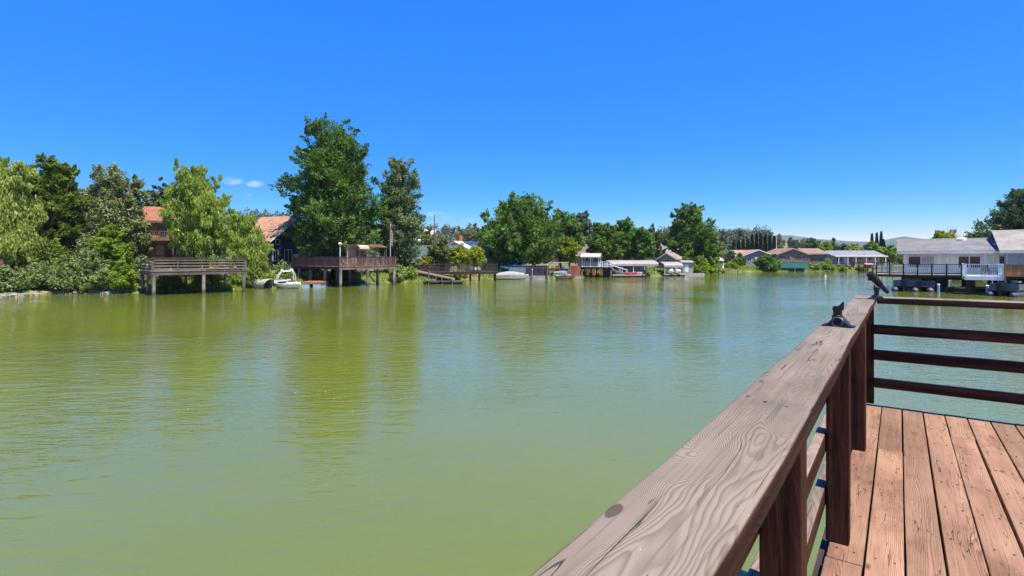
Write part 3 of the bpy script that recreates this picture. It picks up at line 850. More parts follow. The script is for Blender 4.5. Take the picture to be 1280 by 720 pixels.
def hull_rings(L, Wd, H, n=13, keel=.0, rake=.6, tail=.85, flare=.75, sheer=.25):
    """stations from stern (x=0) to bow (x=L): keel, chine, gunwale on both sides"""
    rr = []
    for i in range(n):
        s = i / (n - 1)
        b = Wd / 2 * (tail + (1 - tail) * min(1, s * 3)) * (1 - max(0, s - .45) ** 2.1 / .55 ** 2.1 * .985)
        kz = keel + (H * rake) * max(0, s - .6) ** 2 / .16
        g = H * (1 + sheer * s ** 2); kz = min(kz, g - .04)
        ch = kz + (g - kz) * .38
        x = s * L; xg = x + .10 * L * max(0, s - .5) ** 2 * 2
        rr.append([(x, 0, kz), (x, b * flare, ch * .9 + kz * .1), (xg, b, g - .06), (xg, b * 1.02, g), (xg, b * .88, g), (xg, b * .80, g - .05), (xg, -b * .80, g - .05), (xg, -b * .88, g), (xg, -b * 1.02, g), (xg, -b, g - .06), (x, -b * flare, ch * .9 + kz * .1)])
    return rr
ky = thing('kayak', 'yellow kayak lying behind the rails of the weathered grey deck', 'kayak', on(k1, 5.5, .45, zf + .02), R(43.9 + 4))
part('hull', MB().loft([[(x, .3 * b * c, .16 + .16 * s * (1 if s > 0 else 1)) for c, s in [(math.cos(2 * math.pi * k / 10), math.sin(2 * math.pi * k / 10)) for k in range(10)]] for x, b in ((-1.35, .05), (-1.0, .5), (-.4, .95), (.3, 1), (.9, .6), (1.3, .06))]), mat('yellow_plastic', (.55, .30, .03), .4, .2, 4), ky, 'auto')
part('seat_well', MB().tube([(-.25, 0, .315), (.25, 0, .315)], [.12, .10], 8), blk, ky)

# ---- balcony house behind it
redroof = shingle_mat('red_roof_shingle', (.30, .12, .07))
owall = siding_mat('ochre_timber_wall', (.42, .235, .105), .25)
ha = house('balcony_house', 'two storey ochre timber house with red roof and balcony half hidden by a willow', (X(172, 58.5), 58.5, 1.6), R(28), 7.0, 7, 5.9, 1.6, owall, redroof, 'x', .55, grey_wood,
           wins=(('f', 3.4, 2.0, 1.6, 1.2), ('f', 1.6, 1.9, .9, 1.3, 0, 0), ('f', 3.9, 3.95, 1.2, 1.2), ('f', 1.9, 3.95, .9, 1.3, 0, 0)), doors=(('f', 2.6, .7, 3.2, brown_wood),))
pbox('balcony_floor', ha, .6, 6.6, -1.5, -.01, 3.55, 3.72, grey_wood)
baluster_run(ha, (.65, -1.45), (6.55, -1.45), 3.72, 4.62, .19, brown_wood, .07, 4, grey_wood)
baluster_run(ha, (.65, -.1), (.65, -1.45), 3.72, 4.62, .22, brown_wood, .07)
for x in (.75, 3.4, 6.45): pbox('post', ha, x - .08, x + .08, -1.42, -1.26, -.9, 3.55, grey_wood)
pbox('balcony_brace', ha, 3.42, 3.5, -1.3, -.1, 3.2, 3.4, grey_wood)
# sliver of a red timber fence at the frame's edge
fn = thing('timber_fence', 'reddish timber fence panel at the left end of the shore among willows', 'fence', (-45.15, 44.6, .9), R(95))
for i in range(7): pbox('slat', fn, -.1, 2.6, -.02, .02, .2 + i * .27, .40 + i * .27, redwood)
for x in (0, 2.5): pbox('post', fn, x - .06, x + .06, .025, .14, -.6, 2.2, brown_wood)

# ---- big brown deck under the tall tree
PB = np.array((-19.05, 58.5)); L2, D2 = 7.3, 12.0
k2 = thing('pile_deck', 'large reddish brown deck on stout piles under the tall dark tree', 'deck', (*PB, 0), R(46.7))
zf2 = 2.28
pbox('decking', k2, -.12, L2 + .12, -.12, D2, zf2 - .05, zf2, brown_wood)
pbox('beam', k2, -.10, L2 + .10, -.08, .02, zf2 - .34, zf2 - .054, grey_wood)
pbox('beam', k2, -.08, .02, .03, D2 - .1, zf2 - .33, zf2 - .056, dbrown)
pbox('beam', k2, .05, L2, 3.6, 3.72, zf2 - .35, zf2 - .056, dbrown)
for i in range(8): pbox('joist', k2, .45 + i * .92, .51 + i * .92, .04, D2 - .1, zf2 - .29, zf2 - .057, dbrown)
for (x, y) in ((.1, .1), (3.5, .1), (7.1, .1), (.1, 3.6), (3.3, 3.7), (7.1, 3.7), (.1, 7.2), (.1, 10.2), (3.5, 7.2)): pile(k2, x, y, zf2 - .31, .17, pilew)
baluster_run(k2, (0, 0), (L2, 0), zf2 - .02, zf2 + 1.10, .135, brown_wood, .075, 4, grey_wood)
baluster_run(k2, (0, D2 - .1), (0, .06), zf2 - .02, zf2 + 1.10, .135, brown_wood, .10, 6, grey_wood)
baluster_run(k2, (L2, .06), (L2, 5.5), zf2 - .02, zf2 + 1.10, .16, brown_wood, .075, 3, grey_wood)
brb = MB(); brb.tube([(3.6, 3.9, .2), (5.2, 3.9, zf2 - .4)], .06, 6); brb.tube([(6.9, 3.9, .2), (5.4, 3.9, zf2 - .4)], .06, 6); part('brace', brb, grey_wood, k2)
# things on it
canvas = mat('tan_canvas', (.45, .38, .29), .85, .15, 3)
cs = thing('canopy_shelter', 'tan canvas arched canopy shelter on the brown deck', 'canopy', on(k2, 3.55, 2.2, zf2), R(-22))
arc = [(.95 * math.copysign(abs(math.cos(R(a))) ** .6, math.cos(R(a))), .50 * math.sin(R(a)) ** .7 + 2.02) for a in range(0, 181, 15)]
sh = MB().loft([[(x, y, z) for x, z in arc] + [(x * .97, y, z - .03) for x, z in reversed(arc)] for y in (-.9, .9)])
part('canvas_cover', sh, canvas, cs, 'auto')
part('end_panel', MB().add([(x * .95, .86, z) for x, z in arc] + [(.9, .86, .05), (-.9, .86, .05)] + [(x * .95, .88, z) for x, z in arc] + [(.9, .88, .05), (-.9, .88, .05)],
     [tuple(range(15)), tuple(range(29, 14, -1))]), canvas, cs)
part('side_panel', MB().box(-.95, -.91, -.9, .85, .05, 2.01), canvas, cs)
for x in (-1.2, 1.2):
    for y in (-.88, .84): ptube('pole', cs, (x * .77, y, 0), (x * .77, y, 2.01), .035, grey_wood)
aw = thing('awning', 'brown topped awning on four posts beside the tan canopy', 'awning', on(k2, 6.0, 2.6, zf2), R(20))
part('roof', MB().loft([[(-1.4, y, 2.42), (-.7, y, 2.58), (.7, y, 2.58), (1.4, y, 2.28), (1.4, y, 2.23), (-1.4, y, 2.37)] for y in (-1.1, 1.1)]), mat('brown_canvas', (.30, .17, .09), .8, .2, 2), aw)
for x in (-1.3, 1.3):
    for y in (-1, 1): ptube('post', aw, (x, y, 0), (x, y, 2.28), .05, grey_wood)
lp = thing('lamp_post', 'thin pale lamp post with round white head at the corner of the brown deck', 'lamp post', on(k2, .3, .5, zf2))
ptube('pole', lp, (0, 0, 0), (0, 0, 2.45), .045, white)
part('lamp_head', MB().lathe([(.05, 2.45), (.2, 2.5), (.22, 2.6), (.1, 2.68), (.01, 2.7)], (0, 0, 0), 10), white, lp, 'auto')
def flag(px_len):
    pass
fp = thing('flagpole', 'grey flagpole rising from the right end of the brown deck', 'flagpole', on(k2, 6.75, .3, zf2))
ptube('pole', fp, (0, 0, 0), (0, 0, 4.9), .05, mat('pole_metal', (.5, .5, .5), .4, .1, 5), 8, .025)
part('ball', MB().lathe([(.01, 4.88), (.06, 4.92), (.06, 4.98), (.01, 5.02)], (0, 0, 0), 8), mat('pole_metal', (.5, .5, .5)), fp, 'auto')
t = NT('striped_flag_cloth')
sp_ = t.n.new('ShaderNodeSeparateXYZ'); t.l.new(t.tc.outputs['UV'], sp_.inputs[0])
st = t.math('GREATER_THAN', t.math('FRACT', t.math('MULTIPLY', sp_.outputs[1], 6.5)), .5)
c = t.mix(st, (.55, .04, .05), (.75, .73, .72))
cant = t.math('MULTIPLY', t.math('LESS_THAN', sp_.outputs[0], .4), t.math('GREATER_THAN', sp_.outputs[1], .46))
t.out(t.mix(cant, c, (.04, .06, .25)), .8)
fl = bpy.data.meshes.new('flag')
fv, ff, uv = [], [], []
for j in range(9):
    for i in range(11):
        a, b = i / 10, j / 8
        fv.append((.07 + .26 * a * (1 - .15 * b), .09 * math.sin(a * 11 + b * 1.3), 4.75 - 2.0 * (1 - b) * 1.0 - 1.1 * a * (.7)))
        uv.append((a, b))
for j in range(8):
    for i in range(10): ff.append((j * 11 + i, j * 11 + i + 1, (j + 1) * 11 + i + 1, (j + 1) * 11 + i))
fl.from_pydata(fv, [], ff); ul = fl.uv_layers.new(name='uv')
for lo in fl.loops: ul.data[lo.index].uv = uv[lo.vertex_index]
fl.materials.append(t.m)
flo = tag(link('flag', fl, None, on(k2, 6.75, .3, zf2)), 'red, white and blue striped flag hanging limp from the flagpole', 'flag')
def chair(loc, rz, label, m, group=None):
    c = thing('patio_chair', label, 'chair', loc, rz, group)
    pbox('seat', c, -.27, .27, -.27, .25, .38, .43, m)
    part('backrest', MB().loft([[(-.27, .22, .43), (.27, .22, .43), (.27, .27, .43), (-.27, .27, .43)], [(-.25, .36, 1.0), (.25, .36, 1.0), (.25, .40, 1.0), (-.25, .40, 1.0)]]), m, c)
    for x in (-.25, .25):
        for y in (-.25, .23): pbox('leg', c, x - .03, x + .03, y - .03, y + .03, 0, .38, m)
        pbox('armrest', c, x - .04, x + .04, -.27, .28, .62, .66, m)
    return c
chair(on(k2, .9, 4.0, zf2), R(150), 'white patio chair on the brown deck, left of the lamp post', white, 'chairs on the brown deck')
chair(on(k2, 1.4, 1.3, zf2), R(120), 'white patio chair on the brown deck, right beside the lamp post', white, 'chairs on the brown deck')
chair(on(k2, 2.4, 1.0, zf2), R(200), 'white patio chair on the brown deck in front of the tan canopy', white, 'chairs on the brown deck')
chair(on(k2, 5.1, .8, zf2), R(170), 'white patio chair on the brown deck in front of the brown awning', white, 'chairs on the brown deck')

# ---- dark house behind the big deck
oroof = shingle_mat('orange_roof_shingle', (.37, .205, .12))
navy = siding_mat('dark_navy_wall', (.030, .032, .065), .22)
hb = house('dark_house', 'dark navy house with orange tan roof and white gable trim left of the tall tree', (X(337, 70), 70, 1.75), R(70), 9, 5.2, 4.1, 3.15, navy, oroof, 'y', .8, white,
           wins=(('f', .5, 1.1, 1.0, 1.5), ('f', 2.6, .8, 1.4, 1.9), ('f', 5.4, .9, 1.5, 1.6), ('f', 1.0, 3.3, .8, .7, 0, 0)), doors=(('f', 4.3, .9, 2.1, white),))
house('tan_roof_house', 'small house with tan roof, only its roof showing above the bright green willow', (X(284, 84), 84, 1.7), R(10), 8, 7, 2.7, 2.3, siding_mat('cream_wall', (.5, .45, .36)), shingle_mat('tan_roof_shingle', (.48, .33, .20)), 'x', .5,
      wins=(('f', 2, 1, 1.4, 1.2),))

# ---- speedboat, pipe, small floating dock
gel = mat('white_gelcoat', (.84, .83, .78), .30, .08, 2)
vin = mat('cream_vinyl', (.62, .58, .50), .55, .12, 6)
def speedboat(label, loc, rz, L=5.6, Wd=2.2, H=.85, tower=True, name='speedboat', hullm=None, cover=None, group=None):
    hullm = hullm or gel
    b = thing(name, label, 'boat', loc, rz, group)
    part('hull', MB().loft(hull_rings(L, Wd, H)), hullm, b, 'auto')
    part('rub_rail', MB().tube([(x * L, (1 if True else -1) * y, z) for x, y, z in ((.02, Wd * .44, H * .93), (.4, Wd * .51, H * .97), (.75, Wd * .36, H * 1.08), (.98, .06, H * 1.2), (.75, -Wd * .36, H * 1.08), (.4, -Wd * .51, H * .97), (.02, -Wd * .44, H * .93))], .035, 6), blk, b)
    pbox('cockpit_floor', b, L * .12, L * .62, -Wd * .36, Wd * .36, H - .42, H - .36, vin)
    if cover is not None:
        rr = []
        for s in np.linspace(.02, .9, 9):
            wv = Wd / 2 * 1.03 * (1 - max(0, s - .45) ** 2.1 / .55 ** 2.1)
            hp = .25 + .35 * math.sin(math.pi * min(1, s * 1.15)) ; rr.append([(s * L, wv * math.cos(R(a)), H * (1 + .2 * s * s) + hp * math.sin(R(a)) ** .8) for a in range(0, 181, 20)])
        part('boat_cover', MB().loft(rr), cover, b, 'auto')
    else:
        for y in (-Wd * .24, Wd * .24):
            pbox('seat', b, L * .34, L * .42, y - .26, y + .26, H - .36, H - .05, vin)
            pbox('seat_back', b, L * .32, L * .338, y - .25, y + .25, H - .30, H + .32, vin)
        pbox('bench', b, L * .10, L * .2, -Wd * .34, Wd * .34, H - .36, H + .02, vin)
        pbox('engine_cover', b, L * .01, L * .095, -Wd * .36, Wd * .36, H - .3, H + .08, vin)
        for s in (-1, 1):
            part('windshield', MB().loft([[(L * .52, s * .08, H + .02), (L * .47, s * Wd * .46, H + .02), (L * .46, s * Wd * .46, H + .02), (L * .51, s * .08, H + .02)], [(L * .47, s * .08, H + .24), (L * .43, s * Wd * .44, H + .2), (L * .42, s * Wd * .44, H + .2), (L * .46, s * .08, H + .24)]]), glass, b)
        for y in (-.28, .28): pbox('bow_cushion', b, L * .58, L * .76, y - .2, y + .2, H - .02, H + .16, vin)
    if tower:
        tw = MB()
        for dx in (0, .35):
            tw.tube([(L * .34 + dx, -Wd * .49, H), (L * .40 + dx, -Wd * .42, H + .9), (L * .44 + dx * .6, -Wd * .30, H + 1.3), (L * .44 + dx * .6, Wd * .30, H + 1.3), (L * .40 + dx, Wd * .42, H + .9), (L * .34 + dx, Wd * .49, H)], .05, 7)
        part('tower', tw, white, b, 'auto')
        for y in (-.55, .5): part('speaker', MB().tube([(L * .44, y, H + 1.42), (L * .52, y, H + 1.42)], .10, 9), white, b, 'auto')
    return b
bp = W(368, 359.2)
sb_ = speedboat('white open bow speedboat with arched tower moored left of the brown deck', (X(346.5, 59.2), 59.2, .0), R(-40), 4.9, 2.15, .70)
sb_.rotation_euler = (R(3), R(4.5), R(-40))
t_ = W(330, 360.3)
cp = thing('drain_pipe', 'pale corrugated drain pipe end lying on the bank left of the speedboat', 'pipe', (t_[0] + .5, t_[1], .42), R(-28))
pp = MB(); nseg = 26
rings = []
for i in range(nseg):
    x = -2.4 + 2.4 * i / (nseg - 1); r = .60 + .022 * math.sin(i * 2.1)
    rings.append([(x + (.45 * math.sin(2 * math.pi * k / 20) if i == nseg - 1 else 0), r * math.cos(2 * math.pi * k / 20), r * math.sin(2 * math.pi * k / 20)) for k in range(20)])
for i in range(nseg - 1, -1, -4):
    x = -2.4 + 2.4 * i / (nseg - 1)
    rings.append([(x + (.45 * math.sin(2 * math.pi * k / 20) if i == nseg - 1 else 0), .56 * math.cos(2 * math.pi * k / 20), .56 * math.sin(2 * math.pi * k / 20)) for k in range(20)])
pp.loft(rings, True, False); part('shell', pp, mat('galvanised_pipe', (.46, .44, .40), .6, .3, 2), cp, 'auto')
f_ = W(389, 359)
fd = thing('floating_dock', 'small floating dock with red brown top and pale blue floats by the speedboat', 'dock', (f_[0], f_[1], 0), R(2))
pbox('decking', fd, -1.05, 1.15, -.2, 2.6, .36, .60, mat('red_deck_paint', (.36, .13, .07), .8, .2, 3))
bluef = mat('pale_blue_float', (.32, .45, .56), .5, .2, 3)
for (a, b) in ((-1.0, -.15), (.25, 1.1)): pbox('float', fd, a, b, -.18, 2.5, -.25, .355, bluef)

# ---- houses behind the middle of the left shore
grroof = shingle_mat('pale_grey_shingle', (.42, .40, .40))
hc = house('grey_gable_house', 'two storey white house with pale grey hipped roof right of the tall trees', (X(487, 112), 112, 1.8), R(-24), 9, 8, 5.2, 2.3, siding_mat('white_siding', (.62, .64, .66), .2, False), grroof, 'x', .5,
      wins=(('f', 1, 3.2, 1.2, 1.2), ('f', 5, 3.2, 1.2, 1.2), ('f', 2, .8, 1.5, 1.2)))
dg = MB().loft([[(6.0, -.9, 5.0), (8.0, -.9, 5.0), (7.0, -.9, 6.0)], [(6.0, 2.2, 5.0), (8.0, 2.2, 5.0), (7.0, 2.2, 6.0)]]); part('dormer', dg, white, hc)
hd = house('low_porch_house', 'low house with dark green roof and long white porch fascia behind the shore garden', (X(508, 86), 86, 1.75), R(-6), 7.0, 8, 1.75, 1.75, siding_mat('blue_grey_wall', (.22, .25, .28)), shingle_mat('green_grey_shingle', (.075, .105, .095)), 'x', .8,
      wins=(('f', .8, .5, 1.4, 1.0), ('f', 3.6, .5, 1.8, 1.0)))
pbox('porch_fascia', hd, -1.0, 8.0, -.95, -.84, 1.05, 1.50, white)
for x in (.2, 3.5, 6.8): pbox('porch_post', hd, x - .07, x + .07, -.80, -.66, -.5, 1.2, white)
he = house('solar_house', 'white house with sloping white roof carrying blue solar panels behind yellow green shrubs', (X(549, 96), 96, 1.8), R(-38), 8.5, 8.5, 2.6, 1.7, siding_mat('white_siding', (.62, .64, .66)), mat('white_roof', (.62, .61, .60), .7, .12, 1), 'y', .5, wins=(('f', 1, .8, 1.4, 1.2),),
      chimney=None)
sol = mat('solar_glass', (.025, .045, .12), .15, .2, 1)
sl_ = 1.7 / 4.25
for i in range(3):
    for j in range(2):
        u0, u1 = 4.6 + i * 1.35, 5.9 + i * 1.35; v0, v1 = 1.2 + j * 2.2, 3.3 + j * 2.2
        zt = lambda u: 4.3 - (u - 4.25) * sl_ + .24
        part('solar_panel', MB().loft([[(u, v0, zt(u)), (u, v1, zt(u)), (u, v1, zt(u) + .05), (u, v0, zt(u) + .05)] for u in (u0, u1)]), sol, he)
        zt2 = lambda u: 4.3 + (u - 4.25) * sl_ + .24
        part('solar_panel', MB().loft([[(u, v0, zt2(u)), (u, v1, zt2(u)), (u, v1, zt2(u) + .05), (u, v0, zt2(u) + .05)] for u in (8.5 - u1 - .0, 8.5 - u0)]), sol, he)
brick = mat('orange_brick', (.42, .15, .07), .85, .25, 6)
pbox('chimney', he, 1.4, 2.2, 3.0, 3.8, 2.9, 5.6, brick)
up = thing('utility_pole', 'tall thin grey utility pole behind the shore garden', 'pole', (X(543, 84), 84, gz(X(543, 84), 84)))
ptube('pole', up, (0, 0, -.3), (0, 0, Z(268, 84) - up.location.z), .10, pilew, 8, .07)
pbox('crossarm', up, -.6, .6, -.06, .06, 6.6, 6.72, pilew)

# ---- dark dock with lattice panels, gangway and floating dock
d_ = (X(522, 75), 75.5)
k3 = thing('shore_dock', 'long dark brown dock with panelled railing on black piles, low on the left shore', 'dock', (*d_, 0), R(5))
zf3 = 1.28; L3 = 11.3
pbox('decking', k3, 0, L3, -.1, 3.0, zf3 - .08, zf3, dbrown)
pbox('beam', k3, .1, L3 + .05, -.16, -.104, zf3 - .32, zf3 - .02, dbrown)
for i in range(9):
    x = i * L3 / 8
    pbox('post', k3, x - .07, x + .07, -.07, .07, zf3, zf3 + 1.05, dbrown)
pbox('cap_rail', k3, -.05, L3 + .05, -.1, .1, zf3 + 1.055, zf3 + 1.12, grey_wood)
for i, kind in enumerate((1, 1, 0, 0, 0, 0, 0, 1)):
    xa, xb = i * L3 / 8 + .08, (i + 1) * L3 / 8 - .08
    if kind:
        for j in range(5): pbox('slat', k3, xa, xb, -.025, .015, zf3 + .10 + j * .19, zf3 + .235 + j * .19, dbrown)
    else:
        pbox('rail', k3, xa, xb, -.025, .02, zf3 + .12, zf3 + .2, dbrown)
        for j in range(5): pbox('baluster', k3, xa + .1 + j * .26, xa + .16 + j * .26, -.02, .02, zf3 + .2, zf3 + 1.05, dbrown)
pbox('lower_platform', k3, 4.4, 8.3, -1.0, -.17, zf3 - .36, zf3 - .22, dbrown)
for x in (.3, 2.6, 5.1, 7.4, 8.7, 11.0): pile(k3, x, .0, zf3 - .1, .13, black_wood); pile(k3, x, 2.7, zf3 - .1, .12, black_wood)
st_ = MB()
for i in range(5): st_.box(3.0 + i * .32, 3.34 + i * .32, -.95, -.2, zf3 - .18 - i * .18, zf3 - .12 - i * .18)
st_.tube([(2.9, -.95, zf3 + .75), (4.7, -.95, zf3 - .1)], .05, 5); part('stair', st_, dbrown, k3)
f2 = W(528, 355.0)
fd2 = thing('floating_dock', 'grey floating dock with mooring posts in front of the long dark dock', 'dock', (f2[0], f2[1], 0), R(1))
pbox('decking', fd2, 0, 5.0, 0, 2.0, .20, .36, grey_wood); pbox('float', fd2, .1, 4.9, .1, 1.9, -.3, .195, black_wood)
for x, y, z in ((.75, -.1, 1.75), (1.4, 2.1, 1.0), (3.7, -.1, .95), (2.4, -.1, .7)): pile(fd2, x, y, z, .08, pilew)
gw = thing('gangway', 'sloping pale plank gangway from the grassy bank down to the grey floating dock', 'gangway', (f2[0] - .8, f2[1] + 1.1, 0), R(-2))
part('plank', MB().loft([[(-.2, y0, 1.45), (4.7, y0, .44), (4.7, y0, .54), (-.2, y0, 1.55)] for y0 in (-.4, .4)]), mat('pale_plank', (.42, .32, .24), .8, .2, 3), gw)
for y in (-.4, .4):
    part('side_rail', MB().loft([[(-.2, y + e, 1.56), (4.7, y + e, .55), (4.7, y + e, .70), (-.2, y + e, 1.72)] for e in (-.03, .03)]), MATS['pale_plank'], gw)

# ---- moored boats, tarps and retaining walls under the round tree
b1 = W(617, 349.6)
speedboat('low white runabout under a pale grey cover moored right of the long dark dock', (b1[0] + .2, b1[1] + 1.3, -.12), R(4), 4.9, 1.9, .72, False, 'covered_boat', None, mat('grey_cover_cloth', (.33, .32, .30), .85, .15, 2))
wx = X(640, 82)
rw = thing('retaining_wall', 'blue grey panelled retaining wall below the round tree', 'wall', (X(634, 84), 84.5, 0), R(-4))
for i in range(3): pbox('panel', rw, i * 1.02, i * 1.02 + 1.0, 0, .18, -.8, 1.95, mat('blue_grey_panel', (.20, .25, .27), .8, .2, 2))
pbox('cap', rw, -.05, 3.1, -.06, .24, 1.955, 2.03, grey_wood)
tb = thing('tarpaulin', 'bright blue tarpaulin heaped on top of the blue grey wall', 'tarp', (X(644, 85.6), 85.6, 1.5), R(-3))
hm = MB(); rr = []
for i in range(9):
    s = i / 8; rr.append([(-1.3 + 2.9 * s, y, (.05 if abs(y) > .5 else .75 + .12 * math.sin(i * 2.3 + y * 5))) for y in (-.6, -.35, -.1, .15, .4, .6)])
part('sheet', hm.loft(rr, False, False), mat('blue_tarp', (.03, .07, .40), .5, .2, 3), tb, 'auto')
ta = thing('boat_canopy', 'sloping teal canvas boat canopy in front of the blue grey wall', 'canopy', (X(625, 81.5), 81.5, 0), R(-3))
part('canvas', MB().loft([[(0, y, 1.95), (1.5, y, 1.75), (3.2, y, 1.25), (3.25, y, 1.0), (3.2, y, 1.2), (1.5, y, 1.70), (0, y, 1.90)] for y in (-.1, 1.9)]), mat('teal_canvas', (.02, .21, .22), .7, .2, 3), ta)
for x, z in ((.08, 1.9), (3.1, 1.2)):
    for y in (0, 1.8): ptube('pole', ta, (x, y, -1.5), (x, y, z), .04, pilew)
maroon = grain_mat('maroon_board', (.070, .022, .045), (.028, .012, .03), along=2)
navyb = grain_mat('navy_board', (.030, .032, .085), (.015, .017, .05), along=2)
rw2 = thing('board_wall', 'dark maroon and navy board wall with pale concrete foot at the waterline', 'wall', (X(657, 81.5), 81.8, 0), R(-2))
for i in range(14): pbox('board', rw2, i * .255, i * .255 + .24, 0, .08 + .02 * (i % 2), .55, 2.05, (maroon, navyb, navyb, maroon)[i % 4])
pbox('foot', rw2, -.1, 3.7, -.15, .3, -.8, .54, concrete)
pbox('cap_rail', rw2, -.1, 3.7, -.05, .12, 2.055, 2.12, dbrown)
for px, top, lab in ((665, 337, 'short grey mooring pole in front of the maroon board wall'), (684, 331.5, 'tall grey mooring pole at the right end of the maroon board wall')):
    q = W(px, 349.0); o = thing('mooring_pole', lab, 'pole', (q[0], q[1], 0), 0, 'mooring poles by the board wall')
    ptube('pole', o, (0, 0, -1.6), (.02, 0, Z(top, q[1])), .09, pilew, 8); part('cap', MB().lathe([(.10, 0), (.08, .06), (.01, .09)], (.02, 0, Z(top, q[1])), 8), white, o)
b2 = W(696, 349)
speedboat('small boat with terracotta hull moored between mooring pole and red panel wall', (b2[0] - .1, b2[1] + .9, -.10), R(3), 3.1, 1.4, .62, False, 'small_boat', mat('terracotta_hull', (.42, .19, .12), .4, .15, 2))
b3 = W(692, 347.6)
speedboat('white boat with blue grey cover moored behind the terracotta boat', (b3[0], b3[1] + 1.2, -.05), R(-3), 3.4, 1.6, .85, False, 'covered_boat', None, mat('blue_grey_cover', (.20, .24, .32), .8, .2, 2))
rp_ = thing('panel_wall', 'orange red timber panel wall left of the white gazebo', 'wall', (X(712, 86), 86.3, 0), R(-2))
for i in range(7): pbox('board', rp_, i * .25, i * .25 + .235, 0, .07, .35, 2.0, redwood)
pbox('foot', rp_, -.1, 1.9, -.12, .2, -.6, .345, concrete)
jd = thing('jetty', 'narrow dark jetty with a thin white handrail between board wall and gazebo', 'jetty', (X(686, 86), 86.5, 0), R(-3))
pbox('decking', jd, 0, 3.3, 0, 2.0, 1.35, 1.5, dbrown)
for x in (.2, 1.7, 3.1): pile(jd, x, .1, 1.34, .09, pilew)
for x in (.1, 1.7, 3.2): pbox('post', jd, x - .04, x + .04, .05, .13, 1.5, 2.5, grey_wood)
pbox('rail', jd, 0, 3.3, .06, .12, 2.505, 2.58, white)
jr = [mat('red_item', (.35, .08, .05), .6, .2, 5), mat('tan_item', (.40, .28, .18), .8, .2, 5), mat('blue_item', (.12, .25, .45), .5, .2, 5)]
for i, (x, y, s, mm, lab) in enumerate(((.7, .6, .5, 1, 'tan storage crate on the dark jetty, left of the other crates'), (1.5, .8, .62, 0, 'red storage crate on the dark jetty between two others'), (2.5, .6, .45, 2, 'pale blue storage crate on the dark jetty, right of the red crate'))):
    q = on(jd, x, y, 1.503)
    cr_ = thing('storage_crate', lab, 'crate', q, R(10 * i), 'crates on the jetty')
    pbox('body', cr_, -s / 2, s / 2, -s * .4, s * .4, 0, s * .7, jr[mm]); pbox('lid', cr_, -s / 2 - .03, s / 2 + .03, -s * .4 - .03, s * .4 + .03, s * .702, s * .8, jr[mm])

# ---- white gazebo on its red panelled platform
gq = (X(726, 90), 90.0)
gp = thing('gazebo_platform', 'dark timber platform on piles with red brown skirt panels under the white gazebo', 'platform', (*gq, 0), R(-16))
zg = 1.72; LG = 5.2
pbox('decking', gp, -.1, LG, -.1, 4.2, zg - .1, zg, dbrown); pbox('beam', gp, 0, LG, -.02, .1, zg - .4, zg - .104, black_wood)
for x in (.12, 1.2, 2.2, 3.4, 5.0):
    for y in (.15, 3.8): pile(gp, x, y, zg - .12, .12, pilew)
for a in (.95, 2.0, 3.15): pbox('skirt_panel', gp, a, a + .5, -.06, -.024, .35, zg - .12, redwood)
pbox('skirt_panel', gp, 4.2, 5.1, .3, .36, .4, zg - .42, black_wood)
baluster_run(gp, (3.6, .02), (LG, .02), zg, zg + .95, .2, wwhite, .05, 2)
gz_ = thing('gazebo', 'small open white gazebo with pale gabled roof on the red panelled platform', 'gazebo', (*on(gp, .15, .25, zg)[:2], zg), R(-16))
GW, GD = 2.9, 3.0
for x in (.06, GW / 2, GW - .06):
    for y in (.06, GD - .06): pbox('post', gz_, x - .07, x + .07, y - .07, y + .07, 0, 1.55, wwhite)
for y in (.0, GD - .1): pbox('beam', gz_, -.05, GW + .05, y, y + .1, 1.552, 1.72, wwhite)
for x in (.0, GW - .1): pbox('beam', gz_, x, x + .1, .105, GD - .105, 1.554, 1.70, wwhite)
rfm = mat('pale_metal_roof', (.42, .40, .385), .5, .1, 2)
for s in (0, 1):
    y0 = -.3 if s == 0 else GD + .3
    part('roof', MB().loft([[(x, y0, 1.70), (x, GD / 2, 2.30), (x, GD / 2, 2.36), (x, y0, 1.76)] for x in (-.25, GW + .25)]), rfm, gz_)
part('gable', MB().loft([[(x, .05, 1.725), (x, GD - .05, 1.725), (x, GD / 2, 2.28)] for x in (GW - .08, GW - .02)]), wwhite, gz_)
baluster_run(gz_, (.12, .04), (GW - .1, .04), .0, .72, .22, wwhite, .06)
baluster_run(gz_, (GW - .05, .15), (GW - .05, GD - .1), .0, .72, .22, wwhite, .06)

